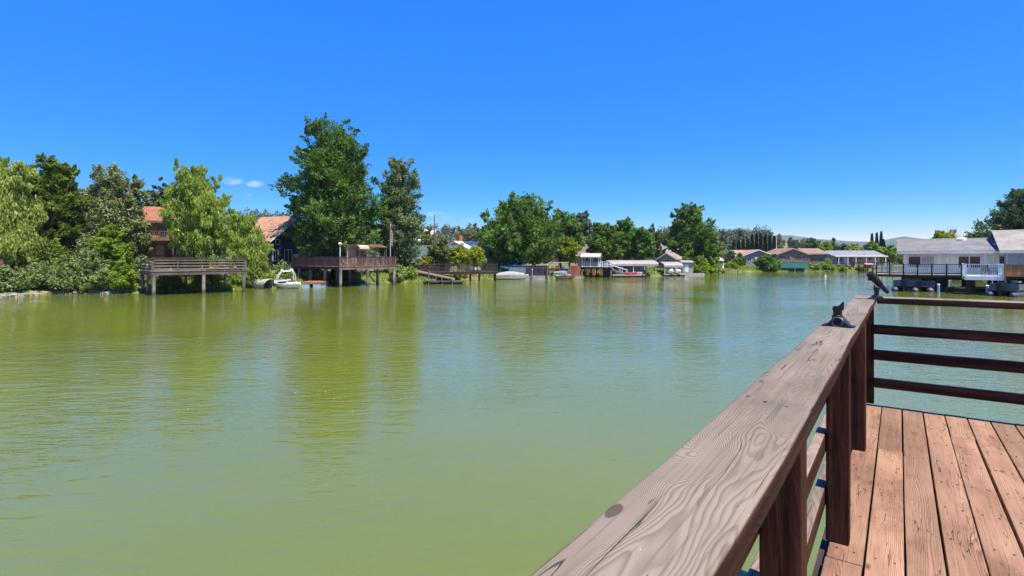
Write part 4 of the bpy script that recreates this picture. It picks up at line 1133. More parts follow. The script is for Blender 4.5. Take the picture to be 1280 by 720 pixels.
# ---- covered boat slips with curved metal roofs
ribm = NT('ribbed_metal_roof')
sp_ = ribm.n.new('ShaderNodeSeparateXYZ'); ribm.l.new(ribm.obj, sp_.inputs[0])
fr_ = ribm.math('FRACT', ribm.math('MULTIPLY', sp_.outputs[0], 2.6)); gg = ribm.ramp(fr_, 0, .12, 0, 1)
ribm.out(ribm.mix(gg, (.20, .185, .18), ribm.mix(ribm.ramp(ribm.noise(ribm.obj, 1.2, 4), .3, .7), (.27, .25, .24), (.36, .335, .32))), .5, ribm.bump(gg, .5, .03)); ribm = ribm.m
def slip(label, loc, rz, L, D, zr, rise, skirt, group, posts=5):
    t = thing('boat_slip_roof', label, 'boat slip', loc, rz, group)
    prof = [(-.15, -.35), (-.12, .0), (.15, rise * .35), (D * .25, rise * .75), (D * .5, rise), (D * .75, rise * .75), (D - .15, rise * .35), (D + .12, 0), (D + .15, -.35)]
    full = prof + [(y * .985 + .01, z - .05) for y, z in reversed(prof)]
    part('roof', MB().loft([[(x, y, zr + z) for y, z in full] for x in (0, L)]), ribm, t, 'auto')
    pol = [(.0, -.35 + .0)] + [(y, z - .055) for y, z in prof[1:-1]] + [(D, -.35)]
    part('gable_panel', MB().loft([[(x, y, zr + z) for y, z in pol] for x in (L - .28, L - .22)]), mat('slate_gable', (.16, .17, .175), .7, .2, 2), t)
    for i in range(posts):
        x = .15 + (L - .6) * i / (posts - 1)
        for y in (0.0, D): ptube('post', t, (x, y, -1.4), (x, y, zr - .05), .06, mat('white_post_paint', (.66, .65, .62), .6, .15, 3), 8)
    for y in (0., D): pbox('beam', t, .1, L - .35, y - .05, y + .05, zr - .22, zr - .10, wwhite)
    return t
s1p = (X(763, 92), 92.5)
s1 = slip('long covered boat slip with curved grey metal roof right of the gazebo', (*s1p, 0), R(8), 8.9, 4.2, 2.25, .62, .3, 'covered boat slips')
pbox('back_wall', s1, .2, 8.4, 4.05, 4.12, .1, 2.0, mat('pale_grey_board', (.40, .39, .40), .7, .2, 2, stretch=(6, 1, 1)))
for i in range(8): pbox('opening', s1, .9 + i * .62, 1.35 + i * .62, 4.02, 4.045, 1.45, 1.85, glass)
pbox('lift_rail', s1, 3.0, 8.3, .6, .68, .75, .87, white); pbox('lift_rail', s1, 3.0, 8.3, 3.4, 3.48, .75, .87, white)
s2p = (X(831, 95.5), 96.0)
s2 = slip('shorter covered boat slip with curved pale roof, right of the long one', (*s2p, 0), R(6), 3.6, 4.2, 1.95, .62, .3, 'covered boat slips', 3)
f3 = W(766, 346.4)
fd3 = thing('floating_dock', 'long low floating dock in front of the covered boat slips', 'dock', (f3[0], f3[1], 0), R(5))
pbox('decking', fd3, 0, 5.9, -.1, 1.1, .22, .40, mat('pale_plank', (.42, .32, .24))); pbox('float', fd3, .1, 5.8, 0, 1.0, -.3, .215, black_wood)
for x in (5.2, 5.75): pile(fd3, x, -.2, .95, .08, pilew)
kk = thing('kayak', 'red kayak lying on the floating dock below the long boat slip', 'kayak', on(fd3, 3.3, .5, .40), R(8))
part('hull', MB().loft([[(x, .36 * b * c, .20 + .2 * s) for c, s in [(math.cos(2 * math.pi * k / 10), math.sin(2 * math.pi * k / 10)) for k in range(10)]] for x, b in ((-1.1, .05), (-.8, .5), (-.3, .95), (.2, 1), (.7, .6), (1.1, .06))]), mat('red_plastic', (.30, .02, .04), .35, .2, 4), kk, 'auto')
part('seat_well', MB().tube([(-.3, 0, .395), (.3, 0, .395)], [.14, .12], 8), blk, kk)
gwy = thing('gangway', 'railed white gangway sloping from the gazebo platform to the long floating dock', 'gangway', (X(757, 91), 91.2, 0), R(3))
part('plank', MB().loft([[(0, y, 1.55), (3.9, y, .45), (3.9, y, .55), (0, y, 1.65)] for y in (0, .8)]), MATS['pale_plank'], gwy)
for y in (.02, .78):
    part('handrail', MB().tube([(0, y, 2.35), (3.9, y, 1.2)], .04, 6), white, gwy)
    for x in (.05, 1.3, 2.6, 3.85): ptube('post', gwy, (x, y, 1.6 - x * .282), (x, y, 2.33 - x * .295), .03, white, 6)
pb_ = W(818, 346.2)
ob = thing('outboard_boat', 'white boat stern with cowl and outboard under the right end of the long boat slip', 'boat', (pb_[0] - 1.7, pb_[1] + 1.6, -.1), R(170))
part('hull', MB().loft(hull_rings(4.6, 1.8, .8)), gel, ob, 'auto')
for a in (-2.2, ): pass
part('windshield', MB().loft([[(2.2, -.7, .82), (2.2, .7, .82), (2.15, .7, .82), (2.15, -.7, .82)], [(1.9, -.6, 1.35), (1.9, .6, 1.35), (1.85, .6, 1.35), (1.85, -.6, 1.35)]]), glass, ob)
part('outboard', MB().loft([[(x * k - .3, y * k, z) for x, y in ((-.25, -.2), (.25, -.2), (.25, .2), (-.25, .2))] for z, k in ((-.1, .35), (.5, .5), (.7, 1), (1.15, 1), (1.3, .7))]), blk, ob, 'auto')
pbox('bench', ob, .5, 1.1, -.7, .7, .5, .82, vin)
for k, x in enumerate((1.2, 2.5)):
    q = on(s2, x, 1.2, .0)
    o = thing('personal_watercraft', ('left' if k == 0 else 'right') + ' one of two white covered watercraft under the shorter boat slip', 'watercraft', (q[0], q[1], .38), R(-80))
    part('hull', MB().loft(hull_rings(2.4, .95, .42, 9)), gel, o, 'auto')
    part('cover', MB().loft([[(s * 2.4, .42 * math.cos(R(a)) * kk2, .42 + hh * math.sin(R(a))) for a in range(0, 181, 30)] for s, kk2, hh in ((.05, .7, .12), (.3, 1, .34), (.55, 1, .5), (.75, .7, .34), (.95, .2, .1))]), mat('white_cover_cloth', (.68, .67, .64), .8, .1, 3), o, 'auto')
sd = thing('floating_dock', 'short pale floating dock under the shorter boat slip', 'dock', (*on(s2, -.2, -.5)[:2], 0), R(4))
pbox('decking', sd, 0, 4.1, 0, 3.2, .20, .37, mat('pale_plank', (.42, .32, .24)))
for a in (.1, 1.6, 3.0): pbox('float', sd, a, a + .9, .05, 3.0, -.3, .195, black_wood)
shd = thing('boat_shed', 'small pale grey shed on the bank right of the covered boat slips', 'shed', (X(853, 99), 99, .9), R(-8))
part('wall', MB().box(0, 1.9, 0, 2, -.7, 1.5), siding_mat('shed_board', (.35, .33, .31), .22, False), shd); part('roof', MB().loft([[(x, -.25, 1.5), (x, 2.2, 1.85), (x, 2.2, 1.93), (x, -.25, 1.58)] for x in (-.2, 2.1)]), ribm, shd)
pbox('door', shd, .4, 1.1, -.04, -.003, -.3, 1.2, white)
bulk = thing('bulkhead', 'pale concrete bulkhead along the point right of the boat slips', 'wall', (X(852, 98), 98.0, 0), R(18))
for i in range(5): pbox('block', bulk, i * 1.02, i * 1.02 + 1, 0, .4, -.8, .42, concrete)

# roofs behind the right half of the left shore
house('brown_roof_house', 'house with dull brown roof glimpsed left of the gazebo', (X(722, 108), 108, 1.8), R(-20), 6, 6, 2.3, 1.9, siding_mat('tan_wall', (.34, .28, .23)), shingle_mat('dull_brown_shingle', (.21, .155, .13)), 'x', .5, wins=(('f', 1, .8, 1.3, 1.1),))
house('grey_roof_house', 'house with flat grey roof glimpsed behind the covered slips', (X(822, 128), 128, 1.8), R(-8), 6, 7, 3.0, 2.2, siding_mat('blue_grey_wall', (.22, .25, .28)), shingle_mat('slate_shingle', (.22, .22, .235)), 'x', .5, wins=(('f', 2, 1, 1.4, 1.2),))
house('pink_roof_house', 'grey house with pinkish tan roof right behind the covered boat slips', (X(825, 112), 112, 1.8), R(-36), 3.2, 6, 1.5, .95, siding_mat('grey_wall', (.30, .30, .32)), shingle_mat('pink_tan_shingle', (.34, .22, .17)), 'y', .7, wins=(('f', .9, .3, 1.2, .9),))

# ================================================================== FAR SHORE
wl_ = thing('garden_lantern', 'tiny white cupola standing on the bank left of the tan roofed house', 'lantern', (X(901, 119), 119, .7))
for x in (-.42, .42):
    for y in (-.42, .42): pbox('post', wl_, x - .05, x + .05, y - .05, y + .05, 0, 2.0, wwhite)
pbox('base', wl_, -.5, .5, -.5, .5, .35, .95, wwhite); part('roof', MB().lathe([(.85, 2.0), (.5, 2.3), (.05, 2.7), (.01, 2.9)], (0, 0, 0), 8), rfm, wl_)
hdd = house('grey_gable_house', 'grey house with white trimmed gable and tan roof behind the round hedge', (X(930, 136), 136, 1.6), R(-8), 7.0, 9, 2.4, 1.35, siding_mat('blue_grey_siding', (.27, .28, .31), .2, False), shingle_mat('tan_orange_shingle', (.35, .225, .15)), 'y', .45, white, wins=(('f', .9, .7, .9, 1.1), ('f', 4.6, .7, .9, 1.1)), doors=(('f', 2.7, .9, 2.0, white),))
rr2 = house('tan_roof_wing', 'low wing with long tan orange roof left of the grey gable', (X(919, 141), 141.5, 1.6), R(-8), 6.0, 6, 2.2, 1.5, siding_mat('cream_wall', (.5, .45, .36)), MATS['tan_orange_shingle'], 'x', .5, wins=(('f', 1, .7, 1, 1),))
stp = thing('bank_steps', 'white concrete steps going down to the water beside the round hedge', 'steps', (X(934.5, 131), 131, 0), 0)
for i in range(7): pbox('step', stp, 0, 1.1, i * .5, i * .5 + .52, -.5, .25 + i * .21, concrete)
pbox('handrail', stp, 1.12, 1.18, -.1, 3.4, 1.3, 1.4, white)
hee = house('boathouse', 'two storey brown gabled house with balcony above a teal boathouse front', (X(975, 131), 132.2, 0.2), R(-3), 7.2, 9, 4.1, 1.35, siding_mat('taupe_wall', (.21, .155, .125)), shingle_mat('brown_orange_shingle', (.26, .16, .115)), 'y', .5, mat('tan_trim', (.42, .33, .26), .7, .1, 2),
      wins=(('f', 1.5, 2.45, 1.6, 1.3, 0, 1), ('f', 4.0, 2.45, 1.8, 1.3, 0, 1)), base=1.5)
pbox('balcony_floor', hee, .1, 7.1, -1.3, -.06, 2.0, 2.15, grey_wood)
baluster_run(hee, (.12, -1.25), (7.08, -1.25), 2.15, 2.95, .28, mat('taupe_rail', (.24, .19, .17), .7, .2, 3), .13, 4)
pbox('teal_screen', hee, .35, 6.9, -1.26, -1.19, .6, 1.95, mat('teal_screen_cloth', (.03, .20, .19), .7, .15, 1.5, stretch=(4, 1, 1)))
for x in (.2, 3.6, 7.0): pbox('post', hee, x - .08, x + .08, -1.3, -1.14, -1.6, 1.99, grey_wood)
wing = house('brown_roof_wing', 'brown side wing with a long orange brown roof right of the teal boathouse', (X(1008, 136), 136, .9), R(-3), 4.6, 8, 3.6, 1.2, MATS['taupe_wall'], MATS['brown_orange_shingle'], 'x', .5, MATS['tan_trim'], wins=(('f', 1.0, 1.5, 1.4, 1.2),))
hf = house('long_white_house', 'long low house with grey roof and white porch fascia on the far shore', (X(1041.5, 143), 143, 1.9), R(-2), 12.2, 7, 2.25, 1.05, siding_mat('pale_blue_wall', (.38, .42, .45)), shingle_mat('slate_shingle', (.22, .22, .235)), 'x', .9, white,
      wins=(('f', .8, .4, 1.8, 1.7), ('f', 3.6, .4, 1.6, 1.7), ('f', 6.0, .8, 1.6, 1.2), ('f', 8.3, .8, 2.0, 1.2), ('f', 10.8, .6, 1.0, 1.4)), doors=(('f', 2.8, .7, 2.0, white),))
pbox('porch_fascia', hf, -.9, 12.9, -2.5, -2.3, 1.72, 2.02, white); part('porch_roof', MB().loft([[(x, -2.5, 1.95), (x, -.9, 2.1), (x, -.9, 2.16), (x, -2.5, 2.03)] for x in (-.9, 12.9)]), rfm, hf)
for x in (.1, 2.5, 4.6, 7.3, 9.6, 12.3): pbox('porch_post', hf, x - .08, x + .08, -2.42, -2.28, -.6, 1.72, white)
tr = thing('terrace_wall', 'pale stone terrace wall on the bank below the long white house', 'wall', (X(1043, 137), 137.6, 0), R(-2))
for i in range(11): pbox('block', tr, i * 1.03, i * 1.03 + 1.0, 0, .4, .2, 1.5, mat('pale_stone', (.40, .34, .28), .9, .25, 2))
for k, (px, d, lab) in enumerate(((1063, 139.5, 'left dark red patio chair on the terrace of the long house'), (1070.5, 139.5, 'right dark red patio chair on the terrace of the long house'))):
    chair((X(px, d), d, 1.62), R(180 + 15 * k), lab, mat('dark_red_paint', (.16, .03, .035), .6, .2, 4), 'chairs on the terrace')
ta2 = thing('red_lounger', 'red garden slide seat on the grassy bank below the terrace wall', 'seat', (X(1065, 134.5), 134.8, .8), R(185))
pbox('seat', ta2, -.45, .45, -.6, .4, .25, .45, mat('red_plastic', (.30, .02, .04))); part('backrest', MB().loft([[(-.42, .3, .3), (.42, .3, .3), (.42, .42, .3), (-.42, .42, .3)], [(-.4, .7, 1.5), (.4, .7, 1.5), (.4, .8, 1.5), (-.4, .8, 1.5)]]), MATS['red_plastic'], ta2)
pbox('footrest', ta2, -.45, .45, -1.0, -.602, -.3, .2, white)
fb = thing('fire_bench', 'long dark bench in front of the terrace wall', 'bench', (X(1048, 136), 136.3, .75), 0)
pbox('seat', fb, 0, 2.6, 0, .6, .45, .7, black_wood)
for x in (.1, 2.3): pbox('leg', fb, x, x + .2, .05, .5, 0, .45, black_wood)
fk = thing('far_dock', 'dark timber dock with canopy posts left of the pale green house', 'dock', (X(1086, 122), 124, 0), R(-12))
pbox('decking', fk, 0, 6.4, 0, 3, .85, 1.0, black_wood)
for x in (.2, 2.1, 4.0, 6.2):
    for y in (.2, 2.8): pile(fk, x, y, 2.15, .10, dbrown)
pbox('beam', fk, 0, 6.4, .1, .3, 2.16, 2.32, dbrown); pbox('beam', fk, 0, 6.4, 2.7, 2.9, 2.16, 2.32, dbrown)
for i in range(8): pbox('rail', fk, .1 + i * .78, .8 + i * .78, .08, .12, 1.45 if i % 2 else 1.55, 1.62, dbrown)
pbox('side_panel', fk, .25, 1.9, .14, .18, 1.05, 2.1, mat('maroon_panel', (.10, .03, .035), .7, .2, 3))
pa = thing('pink_awning', 'small pinkish awning at the left end of the dark far dock', 'awning', (X(1087.5, 121), 122.5, 0), R(-12))
part('canvas', MB().loft([[(x, 0, 1.75), (x, .9, 2.05), (x, .9, 2.10), (x, 0, 1.80)] for x in (0, 1.7)]), mat('pink_canvas', (.55, .18, .20), .8, .15, 3), pa)
for x in (.06, 1.64): ptube('post', pa, (x, .05, -1), (x, .05, 1.75), .05, black_wood)
fpo = thing('utility_pole', 'tall white pole beside the row of cypresses behind the grey gable', 'pole', (X(970.5, 150), 150, 1.6))
ptube('pole', fpo, (0, 0, -.3), (0, 0, Z(298, 150) - 1.6), .13, white, 8, .09); part('cap', MB().lathe([(.14, 0), (.1, .12), (.01, .16)], (0, 0, Z(298, 150) - 1.6), 8), white, fpo)
bu = W(1031.5, 346)
by = thing('buoy', 'tiny pale marker buoy floating in the open water before the far shore', 'buoy', (bu[0], bu[1], 0))
part('float', MB().lathe([(.01, -.3), (.2, -.25), (.22, .0), (.14, .25), (.06, .35)], (0, 0, 0), 10), mat('pale_yellow', (.6, .55, .35), .5, .1, 4), by, 'auto'); ptube('mast', by, (0, 0, .3), (0, 0, .85), .07, MATS['pale_yellow'])
for (px, py, L, lab) in ((905, 341, 3.4, 'low timber landing at the foot of the bank by the white cupola'), (1018, 340.6, 4.2, 'dark low landing right of the teal boathouse')):
    q = W(px, py); o = thing('landing', lab, 'dock', (q[0], q[1], 0), R(4))
    pbox('decking', o, 0, L, 0, 1.4, .30, .46, grey_wood)
    for x in (.2, L - .2): pile(o, x, .1, .55, .1, pilew)

# ================================================================== PALE GREEN HOUSE ON PILES (right)
HA = R(-36.2); HO = (38.2, 52.0); FZ = 1.66
def hl(x, y, z=0): return (HO[0] + x * math.cos(HA) - y * math.sin(HA), HO[1] + x * math.sin(HA) + y * math.cos(HA), z)
pgreen = siding_mat('pale_green_siding', (.80, .80, .60), .30)
gsh = shingle_mat('grey_roof_shingle', (.185, .177, .168), 'x', 2.4, .6)
hr_ = house('pale_green_house', 'pale green single storey house with grey shingle roof on piles at the right', hl(.25, 2.0, FZ), HA, 9.5, 9.0, 2.25, 1.2, pgreen, gsh, 'x', .55, white,
            wins=(('f', .35, .60, 2.1, 1.2), ('f', 4.2, .60, 1.7, 1.2), ('f', 7.1, .60, 1.3, 1.2)), base=.4)
pbox('vent', hr_, 6.9, 7.3, 1.6, 1.85, 2.72, 2.95, white)
pbox('curtain', hr_, 1.45, 2.35, -.034, -.026, .70, 1.72, curtain)
part('skylight', MB().lathe([(.42, 3.2), (.42, 3.5), (.3, 3.6), (.02, 3.64)], (4.75, 3.7, 0), 12), white, hr_, 'auto')
ptube('vent_pipe', hr_, (8.4, 3.6, 3.1), (8.4, 3.6, 4.2), .13, mat('pole_metal', (.5, .5, .5)))
bgsh = shingle_mat('beige_roof_shingle', (.29, .258, .23), 'x', 2.4, .65)
wg = house('beige_wing', 'beige walled house with taller light brown shingle roof beyond the white balcony', hl(7.75, .9, FZ), HA, 9.0, 9.5, 2.30, 1.85, siding_mat('beige_siding', (.52, .49, .46), .22), bgsh, 'x', .5, white,
           wins=(('f', 4.0, .6, 1.6, 1.2),), base=.4)
ptube('vent_pipe', wg, (1.9, 2.0, 2.8), (1.9, 2.0, 3.5), .09, dbrown)
pbox('gutter_pipe', wg, .02, .12, -.08, -.004, -.2, 2.2, white)
dk = thing('house_deck', 'dark railed deck along the front of the pale green house', 'deck', hl(0, 0, FZ), HA)
pbox('decking', dk, -2.0, 4.75, 0.06, 2.0, -.10, -.004, mat('pale_plank', (.42, .32, .24)))  # pale top chosen to bounce light up onto the house wall
pbox('decking', dk, 7.12, 16, -3.0, .85, -.10, -.006, black_wood)
pbox('beam', dk, -2.0, 4.7, -.05, .05, -.28, -.104, black_wood)
baluster_run(dk, (-1.95, 0), (4.6, 0), 0, 1.0, .15, mat('pale_baluster', (.62, .62, .60), .6, .1, 4), .085, 6, black_wood)
baluster_run(dk, (-1.95, 2.0), (-1.95, 0.06), 0, 1.0, .115, black_wood, .028)
for x in (.25, 3.0, 5.4, 7.4, 10, 12.6):
    for y in (.35, 4.2, 8.5): 
        pbox('pile', dk, x - .17, x + .17, y - .17, y + .17, -FZ - 2.2, -.29 if y < 2 else -.45, black_wood)
pbox('beam', dk, .1, 16, .25, .45, -.42, -.285, black_wood); pbox('beam', dk, .1, 16, 4.1, 4.3, -.60, -.41, black_wood)
wb = thing('white_balcony', 'white balcony with slim balusters jutting out in front of the pale green house', 'balcony', hl(4.65, -3.0, FZ), HA)
pbox('floor', wb, 0, 2.45, 0, 3.0, -.12, -.005, wwhite)
pbox('fascia', wb, -.05, 2.5, -.05, 0, -.36, -.008, wwhite); pbox('fascia', wb, -.05, 0, .003, 3.0, -.34, -.009, wwhite)
baluster_run(wb, (0, 0), (2.45, 0), 0, 1.05, .125, wwhite, .032, 1)
baluster_run(wb, (0, 3.0), (0, .06), 0, 1.05, .125, wwhite, .032, 1)
baluster_run(wb, (2.45, .06), (2.45, 3.0), 0, 1.05, .125, wwhite, .032)
for x in (.15, 2.3): pbox('pile', wb, x - .12, x + .12, .1, .34, -FZ - 2, -.125, black_wood)
for k, x in enumerate((1.5, 2.0)):
    chair(hl(4.65 + x, -1.9 + k * .5, FZ), HA + R(20 + 60 * k), ('dark metal chair on the white balcony, the one nearer the orange fence', 'dark metal chair on the white balcony, farther back against the wall')[k], mat('dark_metal', (.03, .03, .035), .5, .2, 4), 'chairs on the white balcony')
of = thing('orange_fence', 'orange stained board fence on the deck edge right of the white balcony', 'fence', hl(7.2, -3.0, FZ), HA)
pbox('rail', of, 0, 8.0, -.05, .06, .98, 1.05, orange_wood); pbox('rail', of, 0, 8.0, .03, .07, .08, .18, orange_wood)
for i in range(42): pbox('board', of, .06 + i * .19, .06 + i * .19 + .17, -.015, .015, .02, .975, orange_wood)
for x in (.02, 1.4, 2.8, 4.2, 5.6): pbox('post', of, x - .06, x + .06, -.13, -.02, -.4, 1.1, orange_wood)
for x in (.3, 2.6, 5, 7.4): pbox('pile', of, x - .12, x + .12, .1, .34, -FZ - 2, -.12, black_wood)
# pontoon boats and docks beneath
def pontoon(label, loc, rz, L=5.2, Wd=2.2, motor=True, fence=True, col=None):
    b = thing('pontoon_boat', label, 'boat', loc, rz, 'pontoon boats under the pale green house')
    al = mat('dull_aluminium', (.10, .105, .11), .55, .2, 3, .3); col = col or al
    for y in (-.8, .8): part('pontoon', MB().tube([(-.2, y, .12), (0, y, .12), (L - .6, y, .12), (L, y, .25)], [.1, .30, .30, .05], 10), al, b, 'auto')
    pbox('floor', b, 0, L - .3, -Wd / 2, Wd / 2, .44, .54, mat('dark_floor', (.05, .05, .055), .8, .2, 3))
    if fence:
        for y in (-Wd / 2, Wd / 2): pbox('side_panel', b, .3, L - .5, y - .02, y + .02, .545, 1.05, col)
        for x in (.3, L - .5): pbox('end_panel', b, x - .02, x + .02, -Wd / 2 + .025, Wd / 2 - .025, .545, 1.05, col)
    for y in (-.7, .7): pbox('bench', b, .6, 2.0, y - .3, y + .3, .545, .95, vin)
    pbox('console', b, 2.6, 3.1, .2, .9, .545, 1.3, mat('white_gelcoat', (.80, .79, .74)))
    if motor: part('outboard', MB().loft([[(x * k - .25, y * k, z) for x, y in ((-.22, -.2), (.22, -.2), (.22, .2), (-.22, .2))] for z, k in ((-.2, .35), (.4, .5), (.6, 1), (1.05, 1), (1.2, .7))]), blk, b, 'auto')
    return b
q = W(1131, 364.2); pontoon('pontoon boat with pale panels at the left pile under the pale green house', (q[0], q[1], 0), HA + R(75), 4.6, 2.0, True, True, mat('pale_panel', (.14, .145, .17), .5, .2, 3))
q = W(1148, 364.6); pontoon('pontoon boat with navy cover and white front, second under the pale green house', (q[0] + .1, q[1], 0), HA + R(82), 4.8, 2.2, True, True, mat('navy_panel', (.05, .06, .13), .5, .1, 3))
q = W(1166, 364.4); pontoon('all dark low pontoon boat, third from the left pile under the house', (q[0] + .3, q[1] + .3, 0), HA + R(85), 4.8, 2.0, False, True, mat('dark_panel', (.03, .03, .035), .6, .1, 3))
for (px, py, L, lab) in ((1181, 364.5, 3.4, 'dark floating dock with tan top under the middle of the pale green house'), (1203, 364.3, 5.2, 'long black floating dock under the white balcony')):
    q = W(px, py); o = thing('floating_dock', lab, 'dock', (q[0], q[1], 0), HA + R(6))
    pbox('decking', o, 0, L, 0, 1.3, .32, .44, grey_wood); pbox('float', o, .05, L - .05, .05, 1.25, -.3, .315, black_wood)
    for x in (.2, L - .3): pbox('cleat', o, x, x + .2, .1, .18, .442, .52, scr)
q = W(1250, 371); pontoon('pontoon boat with dark outboard below the orange fence at the right', (q[0] + .6, q[1] + .5, 0), HA + R(60), 4.6, 2.0, True, True, mat('pale_panel', (.55, .55, .58)))
for (px, py, lab) in ((1173, 367, 'white capped mooring post between two docks under the house'), (1234, 369, 'blue grey mooring post under the white balcony')):
    q = W(px, py); o = thing('mooring_post', lab, 'post', (q[0], q[1], 0)); ptube('pole', o, (0, 0, -1.5), (0, 0, .8), .10, mat('pale_blue_float', (.32, .45, .56))); part('cap', MB().lathe([(.12, .8), (.08, .88), (.01, .9)], (0, 0, 0), 9), white, o)

# ================================================================== TREES, SHRUBS, BANK GREENERY
bark = grain_mat('tree_bark', (.13, .10, .08), (.045, .035, .028), along=2)
pbark = grain_mat('pale_bark', (.26, .23, .20), (.11, .095, .08), along=2)
LM = {  # dark and light ends spread apart, painting shaded and sunlit clumps into the leaves
 'willow':   leaf_mat('willow_leaves', (0.112, 0.176, 0.024), (0.400, 0.486, 0.108), .42),
 'paleweep': leaf_mat('pale_willow_leaves', (0.152, 0.212, 0.040), (0.454, 0.508, 0.140), .42),
 'silver':   leaf_mat('silver_green_leaves', (0.086, 0.116, 0.039), (0.404, 0.440, 0.202), .32),
 'pine':     leaf_mat('pine_needles', (0.036, 0.072, 0.012), (0.248, 0.335, 0.054), .25),
 'lime':     leaf_mat('lime_green_leaves', (0.098, 0.180, 0.015), (0.346, 0.475, 0.065), .45),
 'bramble':  leaf_mat('bramble_leaves', (0.039, 0.074, 0.017), (0.372, 0.460, 0.166), .30),
 'gum':      leaf_mat('sweetgum_leaves', (0.019, 0.048, 0.018), (0.140, 0.255, 0.055), .27, .45, (0.165, 0.260, 0.038)),
 'oak':      leaf_mat('oak_leaves', (0.033, 0.058, 0.023), (0.226, 0.293, 0.121), .25),
 'fig':      leaf_mat('mulberry_leaves', (0.033, 0.074, 0.017), (0.214, 0.356, 0.071), .34, .42),
 'round':    leaf_mat('round_tree_leaves', (0.028, 0.062, 0.014), (0.212, 0.349, 0.063), .33),
 'euc':      leaf_mat('eucalyptus_leaves', (0.087, 0.109, 0.072), (0.196, 0.217, 0.152), .2),
 'yellow':   leaf_mat('yellow_green_leaves', (0.203, 0.275, 0.022), (0.400, 0.400, 0.051), .45),
 'olive':    leaf_mat('olive_leaves', (0.094, 0.116, 0.036), (0.217, 0.239, 0.080), .28),
 'cypress':  leaf_mat('cypress_leaves', (0.011, 0.026, 0.011), (0.031, 0.057, 0.022), .1),
 'cedar':    leaf_mat('cedar_needles', (0.030, 0.059, 0.025), (0.157, 0.219, 0.086), .2),
 'grass':    leaf_mat('bank_grass', (0.145, 0.246, 0.029), (0.348, 0.400, 0.072), .4),
 'dry':      leaf_mat('dry_grass', (0.250, 0.190, 0.090), (0.400, 0.340, 0.180), .3),
 'reed':     leaf_mat('reed_blades', (0.174, 0.275, 0.043), (0.400, 0.400, 0.102), .45),
}
DENSE, SIGK = 2.3, .80
def tree(name, label, px, d, top, hw, bot, kind, n, seed, prof='round', leaf=.22, nb=24, br=.42, orient='any', aspect=1.6, per=26, sig=.27, flat=.75,
         trunk=.2, bk=None, cat='tree', group=None, lean=(0, 0), inner=.12, nlimb=12, depth=.9, gzv=None, extra=None, shell=(.55, .95)):
    rng = np.random.default_rng(seed)
    x = X(px, d); z0 = gz(x, d) if gzv is None else gzv
    R_ = hw * d / FPX; H1 = Z(top, d) - z0; H0 = max(-.1, Z(bot, d) - z0)
    blobs = envelope(H0, H1, R_, rng, nb, prof, br, depth, lean)
    if extra: blobs += extra
    if cat == 'tree':
        k_ = 1.25 if kind in ('willow', 'paleweep', 'silver', 'pine') else DENSE
        per, sig = int(per * k_), sig * (SIGK if k_ > 2 else .92)
    P, U, T = clump_points(blobs, n, rng, per, sig, flat, shell, inner)
    P[:, 2] = np.maximum(P[:, 2], -z0 + .05 + rng.uniform(0, .15, len(P)))
    o = orient
    if orient == 'out': o = U * .8 + np.array((0, 0, .35))
    root = thing(name, label, cat, (x, d, z0), rng.uniform(-.3, .3) * 0, group)
    mb = MB(); limbs(mb, 0, blobs, trunk, rng, nlimb)
    part('trunk' if cat == 'tree' else 'stem', mb, bk or bark, root, True)
    link('crown' if cat == 'tree' else 'foliage', leaf_mesh('crown', P, leaf, rng, LM[kind], o, aspect, T, .35, U * .55), root)
    return root

# --- left shore, near
tree('willow_tree', 'pale green weeping willow at the left edge, hanging low over the bank', 4, 49.5, 194, 50, 354, 'paleweep', 70000, 1, 'broad', .105, 40, .30, 'hang', 3.2, 60, .24, 1.35, .22)
tree('pine_tree', 'tall dark green pine between the pale willow and the silvery tree', 70, 54, 192, 42, 342, 'pine', 50000, 2, 'egg', .12, 46, .32, 'out', 4.2, 44, .20, .55, .26, inner=.05)
tree('pine_tree', 'shorter second pine with leaning top just left of the tall pine', 41, 56, 203, 22, 330, 'pine', 17000, 3, 'egg', .12, 24, .38, 'out', 4.2, 34, .26, .55, .18)
tree('silver_tree', 'tall silvery green tree left of the balcony house', 137, 56, 203, 40, 338, 'silver', 46000, 4, 'tall', .115, 34, .32, 'any', 2.2, 36, .25, .9, .20, pbark)
tree('silver_tree', 'second silvery tree with rounder top touching the balcony house roof', 168, 57, 214, 23, 345, 'silver', 22000, 5, 'tall', .115, 20, .38, 'any', 2.2, 30, .28, .9, .16, pbark)
tree('lime_tree', 'bright lime green young tree rising from the brambles left of the grey deck', 140, 51.5, 276, 24, 362, 'lime', 15000, 6, 'oval', .13, 16, .46, 'any', 1.6, 26, .27, .8, .10)
tree('willow_tree', 'big yellow green willow behind the weathered grey deck, hiding half the house', 256, 56, 203, 49, 332, 'willow', 66000, 7, 'broad', .105, 46, .25, 'hang', 3.0, 56, .21, 1.2, .30, lean=(-1.4, 0))
tree('willow_tree', 'small bright green weeping willow leaning to the water between the two decks', 314, 57.5, 268, 30, 352, 'willow', 30000, 8, 'dome', .10, 24, .34, 'hang', 3.2, 36, .30, 1.1, .14)
tree('dark_tree', 'dark green tree peeking above the balcony house roof', 200, 70, 216, 22, 300, 'oak', 6000, 9, 'round', .25, 12, .45, 'any', 1.5)
